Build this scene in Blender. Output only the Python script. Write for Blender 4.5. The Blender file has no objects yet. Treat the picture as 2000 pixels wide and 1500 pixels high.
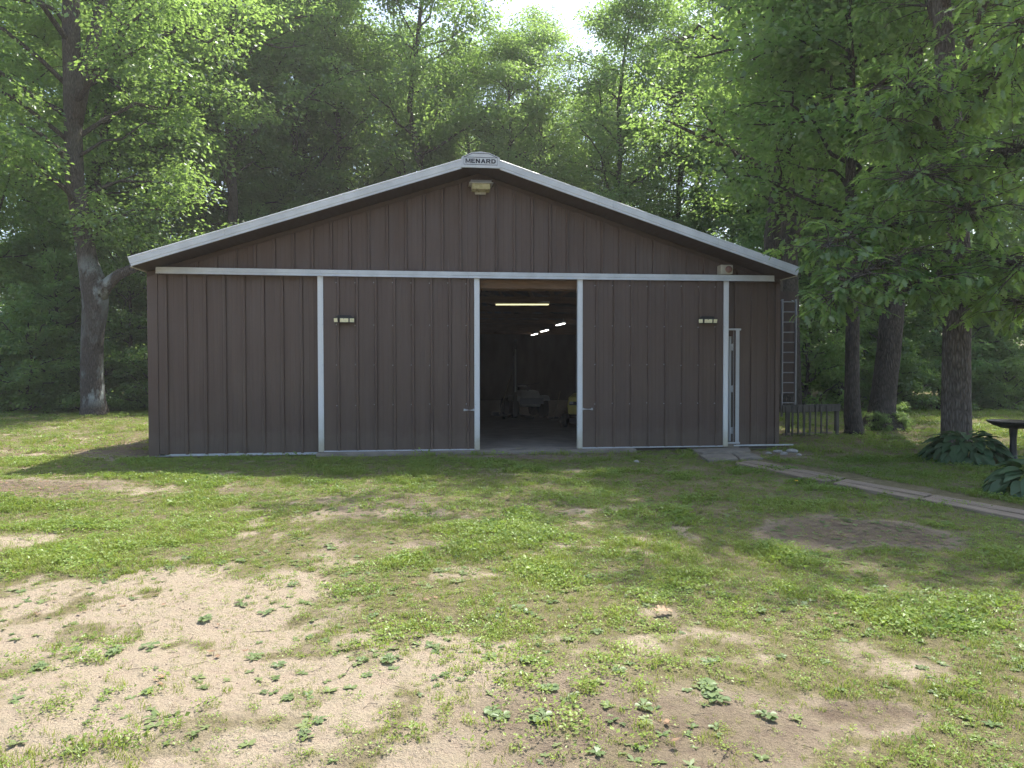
import bpy, bmesh, math, random
import numpy as np
from mathutils import Vector, Matrix

# ------------------------------------------------------------------ camera, sky, sun, exposure
S = bpy.context.scene
C = S.collection
CAM = np.array([-0.7856, -12.923, 1.5235]); YAW, PITCH, ROLL, FPX = 0.1079, -0.0228, 0.0009, 1367.5
cam_data = bpy.data.cameras.new('camera'); cam = bpy.data.objects.new('camera', cam_data); C.objects.link(cam)
cam_data.sensor_width = 36.0; cam_data.lens = 36.0 * FPX / 2000.0
cam_data.clip_start = 0.05; cam_data.clip_end = 2000.0
cam.location = CAM
cam.rotation_euler = (Matrix.Rotation(-YAW, 4, 'Z') @ Matrix.Rotation(math.pi / 2 + PITCH, 4, 'X') @ Matrix.Rotation(-ROLL, 4, 'Z')).to_euler()
S.camera = cam

SUN_EL = math.radians(60.5)
SUN_H = np.array([0.60, 0.80])                 # horizontal direction towards the sun (behind the barn, to the right)
SUN_H = SUN_H / np.linalg.norm(SUN_H)
world = bpy.data.worlds.new('World'); S.world = world; world.use_nodes = True
wn = world.node_tree.nodes; wl = world.node_tree.links
sky = wn.new('ShaderNodeTexSky'); sky.sky_type = 'NISHITA'; sky.sun_disc = False
sky.sun_elevation = SUN_EL; sky.sun_rotation = math.atan2(SUN_H[0], SUN_H[1])
sky.air_density = 1.0; sky.dust_density = 2.5; sky.ozone_density = 1.0
wl.new(sky.outputs[0], wn['Background'].inputs[0]); wn['Background'].inputs[1].default_value = 0.15
sun_data = bpy.data.lights.new('sun', 'SUN'); sun = bpy.data.objects.new('sun', sun_data); C.objects.link(sun)
sun_data.energy = 3.9; sun_data.angle = math.radians(0.53); sun_data.color = (1.0, 0.955, 0.88)
sd = Vector((SUN_H[0] * math.cos(SUN_EL), SUN_H[1] * math.cos(SUN_EL), math.sin(SUN_EL)))
sun.rotation_euler = sd.to_track_quat('Z', 'Y').to_euler(); sun.location = (20, 30, 60)
S.view_settings.view_transform = 'Standard'; S.view_settings.look = 'None'
S.view_settings.exposure = 1.2; S.view_settings.gamma = 1.0; S.view_settings.use_curve_mapping = False
S.render.engine = 'CYCLES'
cy = S.cycles
cy.use_denoising = True; cy.max_bounces = 6; cy.diffuse_bounces = 3; cy.glossy_bounces = 2; cy.transmission_bounces = 4
cy.transparent_max_bounces = 4; cy.sample_clamp_indirect = 6.0; cy.use_adaptive_sampling = True; cy.adaptive_threshold = 0.03
cy.caustics_reflective = False; cy.caustics_refractive = False

# ------------------------------------------------------------------ where things stand
FW = np.array([math.sin(YAW), math.cos(YAW), 0.0]); RT = np.array([math.cos(YAW), -math.sin(YAW), 0.0])
def place(lat, dep, z=0.0):
    """ground plan point: metres to the right of / in front of the photographer"""
    p = CAM + RT * lat + FW * dep
    return np.array([p[0], p[1], z])
def ray(px, py):
    c, s = math.cos(ROLL), math.sin(ROLL)
    u, v = px - 1000.0, py - 750.0
    u, v = c * u + s * v, -s * u + c * v
    x, y, z = u / FPX, 1.0, -v / FPX
    c, s = math.cos(PITCH), math.sin(PITCH)
    y, z = c * y - s * z, s * y + c * z
    return RT * x + FW * y + np.array([0, 0, z])
def gp(px, py, z=0.0):
    r = ray(px, py); t = (z - CAM[2]) / r[2]
    return CAM + r * t
def at(px, py, dep):
    r = ray(px, py); t = dep / float(r @ FW)
    return CAM + r * t
def on_plane(px, py, Y):
    r = ray(px, py); t = (Y - CAM[1]) / r[1]
    return CAM + r * t
def latdep(x, y):
    dx, dy = x - CAM[0], y - CAM[1]
    return dx * RT[0] + dy * RT[1], dx * FW[0] + dy * FW[1]
rng = np.random.default_rng(11); random.seed(5)

# ------------------------------------------------------------------ noise
_perm = np.random.default_rng(3).random((256, 256))
def vnoise(x, y):
    xi = np.floor(x).astype(int); yi = np.floor(y).astype(int)
    fx = x - xi; fy = y - yi
    fx = fx * fx * (3 - 2 * fx); fy = fy * fy * (3 - 2 * fy)
    a = _perm[xi % 256, yi % 256]; b = _perm[(xi + 1) % 256, yi % 256]
    c = _perm[xi % 256, (yi + 1) % 256]; d = _perm[(xi + 1) % 256, (yi + 1) % 256]
    return (a * (1 - fx) + b * fx) * (1 - fy) + (c * (1 - fx) + d * fx) * fy
def fbm(x, y, o=4):
    s = 0.0; a = 0.5; t = 0.0
    for i in range(o):
        s = s + a * vnoise(x + 17.3 * i, y - 9.1 * i); t += a; a *= 0.5; x = x * 2.03; y = y * 2.03
    return s / t
def sstep(a, b, v):
    t = np.clip((v - a) / (b - a), 0, 1); return t * t * (3 - 2 * t)

# ------------------------------------------------------------------ materials
def nodes_of(name):
    m = bpy.data.materials.new(name); m.use_nodes = True
    nt = m.node_tree; nt.nodes.clear()
    out = nt.nodes.new('ShaderNodeOutputMaterial')
    return m, nt, out
def N(nt, typ, **kw):
    n = nt.nodes.new(typ)
    for k, v in kw.items():
        if k.startswith('in_'):
            key = k[3:]
            n.inputs[int(key) if key.isdigit() else key.replace('_', ' ')].default_value = v
        else: setattr(n, k, v)
    return n
def ramp(nt, fac, stops):
    r = nt.nodes.new('ShaderNodeValToRGB'); el = r.color_ramp.elements
    while len(el) < len(stops): el.new(0.5)
    for e, (p, c) in zip(el, stops):
        e.position = p; e.color = (c[0], c[1], c[2], 1) if not isinstance(c, float) else (c, c, c, 1)
    nt.links.new(fac, r.inputs[0]); return r.outputs[0]
def coords(nt, scale, kind='Object'):
    tc = N(nt, 'ShaderNodeTexCoord'); mp = N(nt, 'ShaderNodeMapping'); mp.inputs['Scale'].default_value = scale
    nt.links.new(tc.outputs[kind], mp.inputs[0]); return mp.outputs[0]
def simple(name, col, rough=0.6, metal=0.0, var=0.12, scale=(6, 6, 6), bump=0.0, spec=0.4, col2=None, detail=5):
    """a paint / metal / wood surface: base colour with uneven weathering and fine relief"""
    m, nt, out = nodes_of(name)
    b = N(nt, 'ShaderNodeBsdfPrincipled'); b.inputs['Metallic'].default_value = metal; b.inputs['Specular IOR Level'].default_value = spec
    nz = N(nt, 'ShaderNodeTexNoise'); nz.inputs['Scale'].default_value = 1.0; nz.inputs['Detail'].default_value = detail
    nt.links.new(coords(nt, scale), nz.inputs['Vector'])
    lo = [c * (1 - var) for c in col]; hi = [min(1, c * (1 + var)) for c in col]
    if col2: hi = col2
    nt.links.new(ramp(nt, nz.outputs[0], [(0.3, lo), (0.7, hi)]), b.inputs['Base Color'])
    nt.links.new(ramp(nt, nz.outputs[0], [(0.2, max(0.02, rough - 0.12)), (0.8, min(1.0, rough + 0.1))]), b.inputs['Roughness'])
    if bump:
        bp = N(nt, 'ShaderNodeBump'); bp.inputs['Strength'].default_value = bump; bp.inputs['Distance'].default_value = 0.02
        nt.links.new(nz.outputs[0], bp.inputs['Height']); nt.links.new(bp.outputs[0], b.inputs['Normal'])
    nt.links.new(b.outputs[0], out.inputs[0]); return m
def leaf_mat(name, dark, light, trans, tmix=0.45, gloss=0.07, instancer=False, rough=0.38):
    m, nt, out = nodes_of(name)
    a = N(nt, 'ShaderNodeAttribute'); a.attribute_name = 'tint'
    if instancer: a.attribute_type = 'INSTANCER'
    oi = N(nt, 'ShaderNodeObjectInfo')
    ad = N(nt, 'ShaderNodeMath', operation='MULTIPLY_ADD'); ad.inputs[1].default_value = 0.30; 
    nt.links.new(oi.outputs['Random'], ad.inputs[0])
    if instancer: ad.inputs[1].default_value = 0.0
    sc = N(nt, 'ShaderNodeMath', operation='MULTIPLY'); sc.inputs[1].default_value = 1.0 if instancer else 0.7
    nt.links.new(a.outputs['Fac'], sc.inputs[0]); nt.links.new(sc.outputs[0], ad.inputs[2])
    c1 = ramp(nt, ad.outputs[0], [(0.0, dark), (1.0, light)])
    c2 = ramp(nt, ad.outputs[0], [(0.0, [x * 0.75 for x in trans]), (1.0, trans)])
    d = N(nt, 'ShaderNodeBsdfDiffuse'); t = N(nt, 'ShaderNodeBsdfTranslucent'); g = N(nt, 'ShaderNodeBsdfGlossy')
    g.inputs['Roughness'].default_value = rough; g.inputs['Color'].default_value = (0.9, 0.95, 0.9, 1)
    nt.links.new(c1, d.inputs[0]); nt.links.new(c2, t.inputs[0])
    mx = N(nt, 'ShaderNodeMixShader'); mx.inputs[0].default_value = tmix
    nt.links.new(d.outputs[0], mx.inputs[1]); nt.links.new(t.outputs[0], mx.inputs[2])
    m2 = N(nt, 'ShaderNodeMixShader'); m2.inputs[0].default_value = gloss
    nt.links.new(mx.outputs[0], m2.inputs[1]); nt.links.new(g.outputs[0], m2.inputs[2])
    nt.links.new(m2.outputs[0], out.inputs[0]); return m
def bark_mat(name, lo, hi, lichen=0.0):
    m, nt, out = nodes_of(name)
    b = N(nt, 'ShaderNodeBsdfPrincipled'); b.inputs['Roughness'].default_value = 0.92; b.inputs['Specular IOR Level'].default_value = 0.15
    v = N(nt, 'ShaderNodeTexVoronoi'); v.feature = 'DISTANCE_TO_EDGE'; v.inputs['Scale'].default_value = 1.0
    nt.links.new(coords(nt, (24, 24, 5.5)), v.inputs['Vector'])
    nz = N(nt, 'ShaderNodeTexNoise'); nz.inputs['Scale'].default_value = 1.0; nz.inputs['Detail'].default_value = 7
    nt.links.new(coords(nt, (34, 34, 7)), nz.inputs['Vector'])
    mu = N(nt, 'ShaderNodeMath', operation='MULTIPLY_ADD'); mu.inputs[1].default_value = 1.6
    nt.links.new(v.outputs[0], mu.inputs[0]); 
    h2 = N(nt, 'ShaderNodeMath', operation='MULTIPLY'); h2.inputs[1].default_value = 0.8
    nt.links.new(nz.outputs[0], h2.inputs[0]); nt.links.new(h2.outputs[0], mu.inputs[2])
    col = ramp(nt, mu.outputs[0], [(0.2, lo), (0.95, hi)])
    if lichen:
        n3 = N(nt, 'ShaderNodeTexNoise'); n3.inputs['Scale'].default_value = 1.0; n3.inputs['Detail'].default_value = 8; n3.inputs['Roughness'].default_value = 0.7
        nt.links.new(coords(nt, (1.5, 1.5, 0.7)), n3.inputs['Vector'])
        fac = ramp(nt, n3.outputs[0], [(0.57 - lichen * 0.1, 0.0), (0.66 - lichen * 0.1, 0.95)])
        sp = N(nt, 'ShaderNodeSeparateXYZ'); nt.links.new(coords(nt, (1, 1, 1)), sp.inputs[0])
        zf = N(nt, 'ShaderNodeMapRange'); zf.inputs[1].default_value = 0.0; zf.inputs[2].default_value = 8.0; nt.links.new(sp.outputs[2], zf.inputs[0])
        zr = ramp(nt, zf.outputs[0], [(0.03, 0.0), (0.08, 1.0), (0.17, 0.9), (0.24, 0.25), (0.42, 0.2), (0.50, 0.9), (0.58, 0.6), (0.66, 0.05)])
        mm = N(nt, 'ShaderNodeMath', operation='MULTIPLY'); nt.links.new(fac, mm.inputs[0]); nt.links.new(zr, mm.inputs[1]); fac = mm.outputs[0]
        mixc = N(nt, 'ShaderNodeMix', data_type='RGBA'); mixc.inputs[7].default_value = (0.36, 0.40, 0.38, 1)
        nt.links.new(fac, mixc.inputs[0]); nt.links.new(col, mixc.inputs[6]); col = mixc.outputs[2]
    nt.links.new(col, b.inputs['Base Color'])
    bp = N(nt, 'ShaderNodeBump'); bp.inputs['Strength'].default_value = 1.0; bp.inputs['Distance'].default_value = 0.04
    nt.links.new(mu.outputs[0], bp.inputs['Height']); nt.links.new(bp.outputs[0], b.inputs['Normal'])
    nt.links.new(b.outputs[0], out.inputs[0]); return m

M = {}
def siding_mat():
    """brown painted steel: fine vertical streaks, broad fading, mud splash along the foot"""
    m, nt, out = nodes_of('brown_painted_steel')
    b = N(nt, 'ShaderNodeBsdfPrincipled'); b.inputs['Specular IOR Level'].default_value = 0.4
    def nz(sc, det=5):
        n = N(nt, 'ShaderNodeTexNoise'); n.inputs['Scale'].default_value = 1.0; n.inputs['Detail'].default_value = det
        nt.links.new(coords(nt, sc), n.inputs['Vector']); return n.outputs[0]
    c1 = ramp(nt, nz((38, 38, 0.5)), [(0.3, (0.079, 0.051, 0.039)), (0.7, (0.099, 0.066, 0.051))])
    def mix(f, a, col):
        x = N(nt, 'ShaderNodeMix', data_type='RGBA'); nt.links.new(f, x.inputs[0]); nt.links.new(a, x.inputs[6]); x.inputs[7].default_value = (*col, 1); return x.outputs[2]
    c1 = mix(ramp(nt, nz((0.9, 0.9, 0.5), 6), [(0.42, 0.0), (0.75, 0.35)]), c1, (0.108, 0.080, 0.066))
    c1 = mix(ramp(nt, nz((5, 5, 0.25), 6), [(0.56, 0.0), (0.72, 0.22)]), c1, (0.045, 0.033, 0.028))
    sp = N(nt, 'ShaderNodeSeparateXYZ'); nt.links.new(coords(nt, (1, 1, 1)), sp.inputs[0])
    a = N(nt, 'ShaderNodeMath', operation='MULTIPLY_ADD'); nt.links.new(nz((7, 7, 5), 8), a.inputs[0]); a.inputs[1].default_value = -0.55; nt.links.new(sp.outputs[2], a.inputs[2])
    c1 = mix(ramp(nt, a.outputs[0], [(0.0, 0.45), (0.16, 0.0)]), c1, (0.13, 0.10, 0.075))
    nt.links.new(c1, b.inputs['Base Color']); nt.links.new(ramp(nt, nz((3, 3, 1)), [(0.3, 0.40), (0.7, 0.62)]), b.inputs['Roughness'])
    bp = N(nt, 'ShaderNodeBump'); bp.inputs['Strength'].default_value = 0.25; bp.inputs['Distance'].default_value = 0.02
    nt.links.new(nz((2.2, 2.2, 0.6), 3), bp.inputs['Height']); nt.links.new(bp.outputs[0], b.inputs['Normal'])
    nt.links.new(b.outputs[0], out.inputs[0]); return m
M['brown'] = siding_mat()
M['brown_dark'] = simple('brown_soffit_steel', (0.066, 0.045, 0.035), 0.6, 0.0, 0.12, (20, 3, 3), 0.03, 0.3)
M['white'] = simple('white_painted_trim', (0.52, 0.54, 0.545), 0.45, 0.0, 0.12, (3.5, 3.5, 3.5), 0.0, 0.4)
M['jamb'] = simple('white_wood_jamb', (0.46, 0.47, 0.465), 0.5, 0.0, 0.08, (4, 4, 4), 0.02, 0.4)
M['galv'] = simple('galvanised_steel', (0.50, 0.51, 0.52), 0.5, 0.25, 0.15, (5, 5, 5), 0.0, 0.5)
M['alu'] = simple('aluminium', (0.27, 0.275, 0.28), 0.5, 0.4, 0.1, (8, 8, 8), 0.0, 0.5)
M['roofmetal'] = simple('roof_steel', (0.33, 0.32, 0.30), 0.5, 0.2, 0.12, (2, 2, 2), 0.0, 0.4)
M['concrete'] = simple('concrete', (0.26, 0.225, 0.18), 0.85, 0.0, 0.22, (3, 3, 3), 0.2, 0.2, detail=8)
M['slab'] = simple('old_concrete_slab', (0.22, 0.195, 0.155), 0.9, 0.0, 0.25, (5, 5, 5), 0.4, 0.2, detail=8)
M['wood'] = simple('raw_lumber', (0.15, 0.092, 0.055), 0.8, 0.0, 0.25, (3, 3, 22), 0.2, 0.2)
M['oldwood'] = simple('weathered_board', (0.235, 0.19, 0.14), 0.9, 0.0, 0.3, (2.5, 40, 40), 0.5, 0.15, detail=7)
M['greywood'] = simple('grey_picket_wood', (0.095, 0.088, 0.075), 0.9, 0.0, 0.3, (30, 30, 3), 0.4, 0.15)
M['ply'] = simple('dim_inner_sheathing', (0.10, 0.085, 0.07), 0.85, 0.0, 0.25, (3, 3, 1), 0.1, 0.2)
M['black'] = simple('black_plastic', (0.018, 0.018, 0.018), 0.5, 0.0, 0.2, (9, 9, 9), 0.05, 0.4)
M['ink'] = simple('dark_lettering_paint', (0.03, 0.03, 0.04), 0.6)
M['lens'] = simple('yellowed_lamp_lens', (0.44, 0.42, 0.27), 0.3, 0.0, 0.12, (20, 20, 20), 0.0, 0.5)
M['led'] = simple('cream_lamp_face', (0.78, 0.74, 0.48), 0.35, 0.0, 0.1, (40, 40, 40), 0.0, 0.5)
M['red'] = simple('faded_red_lens', (0.22, 0.12, 0.09), 0.5, 0.0, 0.4, (25, 25, 25), 0.0, 0.5)
M['cream'] = simple('cream_box_paint', (0.44, 0.41, 0.33), 0.5, 0.0, 0.15, (10, 10, 10), 0.0, 0.4)
M['yellow'] = simple('yellow_machine_paint', (0.55, 0.46, 0.10), 0.4, 0.0, 0.15, (6, 6, 6), 0.0, 0.5)
M['grey'] = simple('grey_machine_paint', (0.42, 0.42, 0.40), 0.5, 0.0, 0.15, (6, 6, 6), 0.0, 0.4)
M['rubber'] = simple('tyre_rubber', (0.02, 0.02, 0.02), 0.85, 0.0, 0.3, (20, 20, 20), 0.2, 0.2)
M['stone'] = simple('pale_field_stone', (0.36, 0.34, 0.31), 0.85, 0.0, 0.25, (9, 9, 9), 0.4, 0.2)
M['pebble'] = simple('brown_pebble', (0.20, 0.155, 0.12), 0.9, 0.0, 0.4, (60, 60, 60), 0.2, 0.1)
M['deadleaf'] = simple('dry_leaf', (0.42, 0.27, 0.17), 0.8, 0.0, 0.3, (30, 30, 30), 0.1, 0.2)
M['litter'] = simple('leaf_litter', (0.22, 0.145, 0.09), 0.85, 0.0, 0.5, (40, 40, 40), 0.1, 0.2)
M['dandelion'] = simple('yellow_petals', (0.75, 0.52, 0.03), 0.7)
M['bark_oak'] = bark_mat('oak_bark', (0.045, 0.037, 0.030), (0.19, 0.165, 0.14), 0.0)
M['bark_lichen'] = bark_mat('lichen_oak_bark', (0.036, 0.030, 0.025), (0.135, 0.118, 0.10), 0.9)
M['bark_dark'] = bark_mat('dark_bark', (0.030, 0.026, 0.021), (0.115, 0.10, 0.085), 0.0)
M['leaf_oak'] = leaf_mat('oak_leaf', (0.058, 0.120, 0.046), (0.115, 0.20, 0.070), (0.44, 0.66, 0.13), 0.52, 0.05)
M['leaf_forest'] = leaf_mat('forest_leaf', (0.056, 0.108, 0.042), (0.106, 0.180, 0.066), (0.46, 0.70, 0.15), 0.54, 0.06)
M['leaf_maple'] = leaf_mat('maple_leaf', (0.066, 0.125, 0.050), (0.12, 0.205, 0.078), (0.46, 0.72, 0.18), 0.54, 0.05)
M['leaf_shrub'] = leaf_mat('understory_leaf', (0.052, 0.102, 0.040), (0.105, 0.185, 0.064), (0.45, 0.64, 0.14), 0.54, 0.04)
M['hosta'] = leaf_mat('hosta_leaf', (0.040, 0.080, 0.036), (0.075, 0.130, 0.056), (0.12, 0.22, 0.06), 0.2, 0.03, rough=0.5)
M['weed'] = leaf_mat('plantain_leaf', (0.12, 0.175, 0.075), (0.20, 0.26, 0.115), (0.24, 0.34, 0.10), 0.25, 0.02)
M['grass'] = leaf_mat('grass_blade', (0.120, 0.180, 0.036), (0.34, 0.36, 0.095), (0.39, 0.50, 0.08), 0.38, 0.015, True)
M['clover'] = leaf_mat('ground_cover_leaf', (0.110, 0.190, 0.040), (0.29, 0.37, 0.085), (0.37, 0.52, 0.08), 0.38, 0.022, True)
M['straw'] = leaf_mat('dry_straw', (0.22, 0.16, 0.09), (0.42, 0.33, 0.20), (0.35, 0.27, 0.15), 0.2, 0.03, True)

# ------------------------------------------------------------------ mesh helpers
def link(o, parent=None):
    C.objects.link(o)
    if parent is not None: o.parent = parent
    return o
def tag(o, label=None, cat=None, group=None, kind=None):
    if label: o['label'] = label
    if cat: o['category'] = cat
    if group: o['group'] = group
    if kind: o['kind'] = kind
    return o
def empty(name, loc=(0, 0, 0), rz=0.0, label=None, cat=None, group=None):
    o = bpy.data.objects.new(name, None); C.objects.link(o)
    o.location = [float(v) for v in loc]; o.rotation_euler = (0, 0, rz); o.empty_display_size = 0.2
    return tag(o, label, cat, group)
def mesh_np(name, V, F, mat, tint=None, smooth=False):
    """F: (n,k) array of equal-sided faces"""
    me = bpy.data.meshes.new(name); V = np.asarray(V, dtype=np.float32); F = np.asarray(F, dtype=np.int32)
    n, k = F.shape
    me.vertices.add(len(V)); me.vertices.foreach_set('co', V.ravel())
    me.loops.add(n * k); me.loops.foreach_set('vertex_index', F.ravel())
    me.polygons.add(n); me.polygons.foreach_set('loop_start', np.arange(0, n * k, k, dtype=np.int32))
    if smooth: me.polygons.foreach_set('use_smooth', np.ones(n, dtype=bool))
    if tint is not None:
        a = me.attributes.new('tint', 'FLOAT', 'POINT'); a.data.foreach_set('value', np.asarray(tint, dtype=np.float32))
    me.update(calc_edges=True); me.materials.append(mat); return me
class MB:
    def __init__(s): s.v = []; s.f = []
    def add(s, vs, fs):
        o = len(s.v); s.v += [tuple(map(float, p)) for p in vs]; s.f += [tuple(i + o for i in f) for f in fs]; return s
    def box(s, a, b):
        x0, y0, z0 = a; x1, y1, z1 = b
        return s.add([(x0, y0, z0), (x1, y0, z0), (x1, y1, z0), (x0, y1, z0), (x0, y0, z1), (x1, y0, z1), (x1, y1, z1), (x0, y1, z1)],
                     [(0, 3, 2, 1), (4, 5, 6, 7), (0, 1, 5, 4), (1, 2, 6, 5), (2, 3, 7, 6), (3, 0, 4, 7)])
    def prism(s, poly, axis, a, b):
        """poly: list of 2d points in the two other axes, extruded along axis from a to b"""
        n = len(poly)
        def P(p, t): return {0: (t, p[0], p[1]), 1: (p[0], t, p[1]), 2: (p[0], p[1], t)}[axis]
        vs = [P(p, a) for p in poly] + [P(p, b) for p in poly]
        return s.add(vs, [tuple(range(n)), tuple(range(2 * n - 1, n - 1, -1))] + [(i, (i + 1) % n, n + (i + 1) % n, n + i) for i in range(n)])
    def beam(s, p, q, w, h):
        p = Vector(p); q = Vector(q); d = (q - p).normalized()
        u = d.cross(Vector((0, 0, 1)))
        u = Vector((1, 0, 0)) if u.length < 1e-4 else u.normalized()
        v = u.cross(d)
        vs = []
        for c in (p, q):
            for a, b in ((-1, -1), (1, -1), (1, 1), (-1, 1)): vs.append(c + u * (a * w / 2) + v * (b * h / 2))
        return s.add(vs, [(0, 1, 2, 3), (7, 6, 5, 4), (0, 4, 5, 1), (1, 5, 6, 2), (2, 6, 7, 3), (3, 7, 4, 0)])
    def tube(s, pts, rad, n=8, cap=True, wob=0.0, seed=0):
        pts = [Vector(p) for p in pts]; o = len(s.v); m = len(pts); r_ = random.Random(seed)
        ref = Vector((1, 0, 0))
        ph = [r_.random() * 6.28 for _ in range(4)]
        for i, p in enumerate(pts):
            d = (pts[min(i + 1, m - 1)] - pts[max(i - 1, 0)]).normalized()
            u = (ref - d * ref.dot(d))
            if u.length < 1e-3: u = Vector((0, 1, 0)) - d * d.y
            u.normalize(); w = d.cross(u); r = rad[i] if hasattr(rad, '__len__') else rad
            for k in range(n):
                a = 2 * math.pi * k / n
                rr = r * (1 + wob * (math.sin(3 * a + ph[0] + i * .21) + .6 * math.sin(5 * a + ph[1] - i * .33) + .5 * math.sin(2 * a + ph[2] + i * .5)))
                s.v.append(tuple(p + u * (math.cos(a) * rr) + w * (math.sin(a) * rr)))
        for i in range(m - 1):
            for k in range(n):
                a, b = o + i * n + k, o + i * n + (k + 1) % n
                s.f.append((a, b, b + n, a + n))
        if cap: s.f.append(tuple(o + n - 1 - k for k in range(n))); s.f.append(tuple(o + (m - 1) * n + k for k in range(n)))
        return s
    def lathe(s, prof, c=(0, 0, 0), n=24, axis=2):
        o = len(s.v)
        for r, h in prof:
            for k in range(n):
                a = 2 * math.pi * k / n; x, y = r * math.cos(a), r * math.sin(a)
                p = {2: (x, y, h), 0: (h, x, y), 1: (x, h, y)}[axis]
                s.v.append((p[0] + c[0], p[1] + c[1], p[2] + c[2]))
        m = len(prof)
        for i in range(m - 1):
            for k in range(n):
                a, b = o + i * n + k, o + i * n + (k + 1) % n
                s.f.append((a, b, b + n, a + n))
        s.f.append(tuple(o + k for k in range(n))); s.f.append(tuple(o + (m - 1) * n + k for k in range(n)))
        return s
    def mesh(s, name, mat, smooth=False, bevel=0.0):
        me = bpy.data.meshes.new(name); me.from_pydata(s.v, [], s.f)
        bm = bmesh.new(); bm.from_mesh(me); bmesh.ops.recalc_face_normals(bm, faces=bm.faces)
        if bevel: bmesh.ops.bevel(bm, geom=list(bm.edges), offset=bevel, segments=1, affect='EDGES', clamp_overlap=True)
        bm.to_mesh(me); bm.free()
        if smooth:
            for p in me.polygons: p.use_smooth = True
        me.materials.append(mat); return me
    def build(s, name, mat, parent=None, smooth=False, bevel=0.0):
        return link(bpy.data.objects.new(name, s.mesh(name, mat, smooth, bevel)), parent)

# ================================================================== GROUND
HW = 5.8                                    # half width of the barn front; the front wall lies in the plane y = 0
BARN_L = 19.5
def blob(x, y, px, py, rx, ry, soft=0.5, wob=0.35):
    c = gp(px, py); l, d = latdep(x, y); cl, cd = latdep(c[0], c[1])
    q = np.sqrt(((l - cl) / rx) ** 2 + ((d - cd) / ry) ** 2) + wob * (fbm(x * 1.7 + px, y * 1.7, 3) - 0.5) * 2
    return 1 - sstep(1 - soft, 1 + soft, q)
def covers(x, y):
    """bare sand, bare soil and plant cover at a spot of the yard (0..1 each)"""
    l, d = latdep(x, y)
    big = fbm(x * 0.55 + 3, y * 0.55 + 8, 4); mid = fbm(x * 1.6 + 31, y * 1.6 - 5, 4); fine = fbm(x * 5.5, y * 5.5 + 40, 3)
    # the sandy drive: near the photographer, wider to the left
    edge = 5.55 - np.where(l > -1.5, 1.75 * (l + 1.5), 0.0)
    sand = sstep(1.5, -1.1, d - edge + (big - 0.5) * 4.2 + (mid - 0.5) * 2.6)
    sand = sand * sstep(7.4, 6.0, d) * sstep(2.0, 0.5, l)
    soil = np.maximum.reduce([blob(x, y, 1665, 1040, 0.85, 0.62, 0.35, 0.6), blob(x, y, 1270, 1410, 0.75, 0.40, 0.6, 0.6) * 0.9, blob(x, y, 1690, 1385, .25, .10, .5, .5),
                              blob(x, y, 770, 975, 0.65, 0.9, 0.8, 0.7) * 0.8, blob(x, y, 40, 950, 1.3, 0.55, 0.5, 0.5), blob(x, y, 480, 955, .35, .22, .6, .6),
                              blob(x, y, 1040, 893, 1.6, .35, .8, .5) * 0.75, blob(x, y, 250, 882, .6, 1.0, .5, .4), blob(x, y, 1500, 890, .7, .6, .7, .5) * .8,
                              blob(x, y, 690, 1060, 1.0, .35, .8, .8) * .5])
    bare = np.maximum(sand, soil)
    g = 1 - bare
    # tongues and islands of plants inside the bare ground, thin spots inside the lawn
    g = np.where(bare > 0.5, np.maximum(g, 0.12 + 0.70 * sstep(0.49, 0.64, mid * 0.5 + fine * 0.5) * sstep(0.28, 0.52, big)), g)
    g = g * (1 - 0.35 * sstep(5.2, 3.6, d) * sstep(1.7, 0.5, l))
    g = g * (0.35 + 0.65 * sstep(0.30, 0.50, fine * 0.5 + mid * 0.5))
    lush = sstep(0.2, 1.4, l + (mid - .5)) * sstep(5.9, 7.2, d) * (1 - soil)
    lush = np.maximum(lush, sstep(1.3, 2.4, l + (mid - .5) * 2 - .25 * (4.5 - d) * (d < 4.5)) * (1 - soil))
    g = np.maximum(g, (0.62 + 0.33 * sstep(.35, .6, fine * .5 + mid * .5)) * lush)
    deep_soil = np.maximum.reduce([blob(x, y, 1665, 1040, 0.75, 0.5, 0.4, 0.7), blob(x, y, 40, 950, 1.2, 0.5, 0.5, 0.5)])
    g = g * (1 - 0.9 * deep_soil)
    return sand, soil, np.clip(g * (0.75 + 0.25 * sstep(.4, .55, fbm(x * 3.1 + 7, y * 3.1, 3))), 0, 1)
def height(x, y):
    l, d = latdep(x, y)
    h = (fbm(x * 0.35, y * 0.35 + 5, 3) - 0.5) * 0.07 + (fbm(x * 2.2 + 9, y * 2.2, 3) - 0.5) * 0.035 + (fbm(x * 9, y * 9 + 3, 2) - 0.5) * 0.012
    rut = np.exp(-((d - 4.1 - 0.18 * l + 0.3 * np.sin(l * .8)) / .13) ** 2) + np.exp(-((d - 2.9 - 0.16 * l + 0.25 * np.sin(l * .7 + 1)) / .13) ** 2)
    h = h - 0.018 * rut * sstep(1.2, -.5, l) + (fbm(x * 24, y * 24, 2) - .5) * .008 * (d < 8)
    h = h + blob(x, y, 250, 880, 0.8, 1.2, 0.6, 0.3) * 0.05
    flat = sstep(0.0, 0.5, np.maximum(np.abs(x) - HW - 0.15, np.maximum(-0.55 - y, y - BARN_L)))   # level pad under the barn
    h = np.where(flat > 0, h * flat - 0.012 * (1 - flat), -0.06) - 0.0
    far = np.hypot(x, y); return np.where(far > 45, 0.0, h)
def axis_coords(a0, a1, step, ends):
    c = list(np.arange(a0, a1 + 1e-6, step)); w = step; x = a1
    hi = []
    while x < ends: w *= 1.35; x += w; hi.append(x)
    w = step; x = a0; lo = []
    while x > -ends: w *= 1.35; x -= w; lo.append(x)
    return np.array(lo[::-1] + c + hi)
gx = axis_coords(-13.5, 12.5, 0.065, 600); gy = axis_coords(-12.0, 8.5, 0.065, 600)
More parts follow.
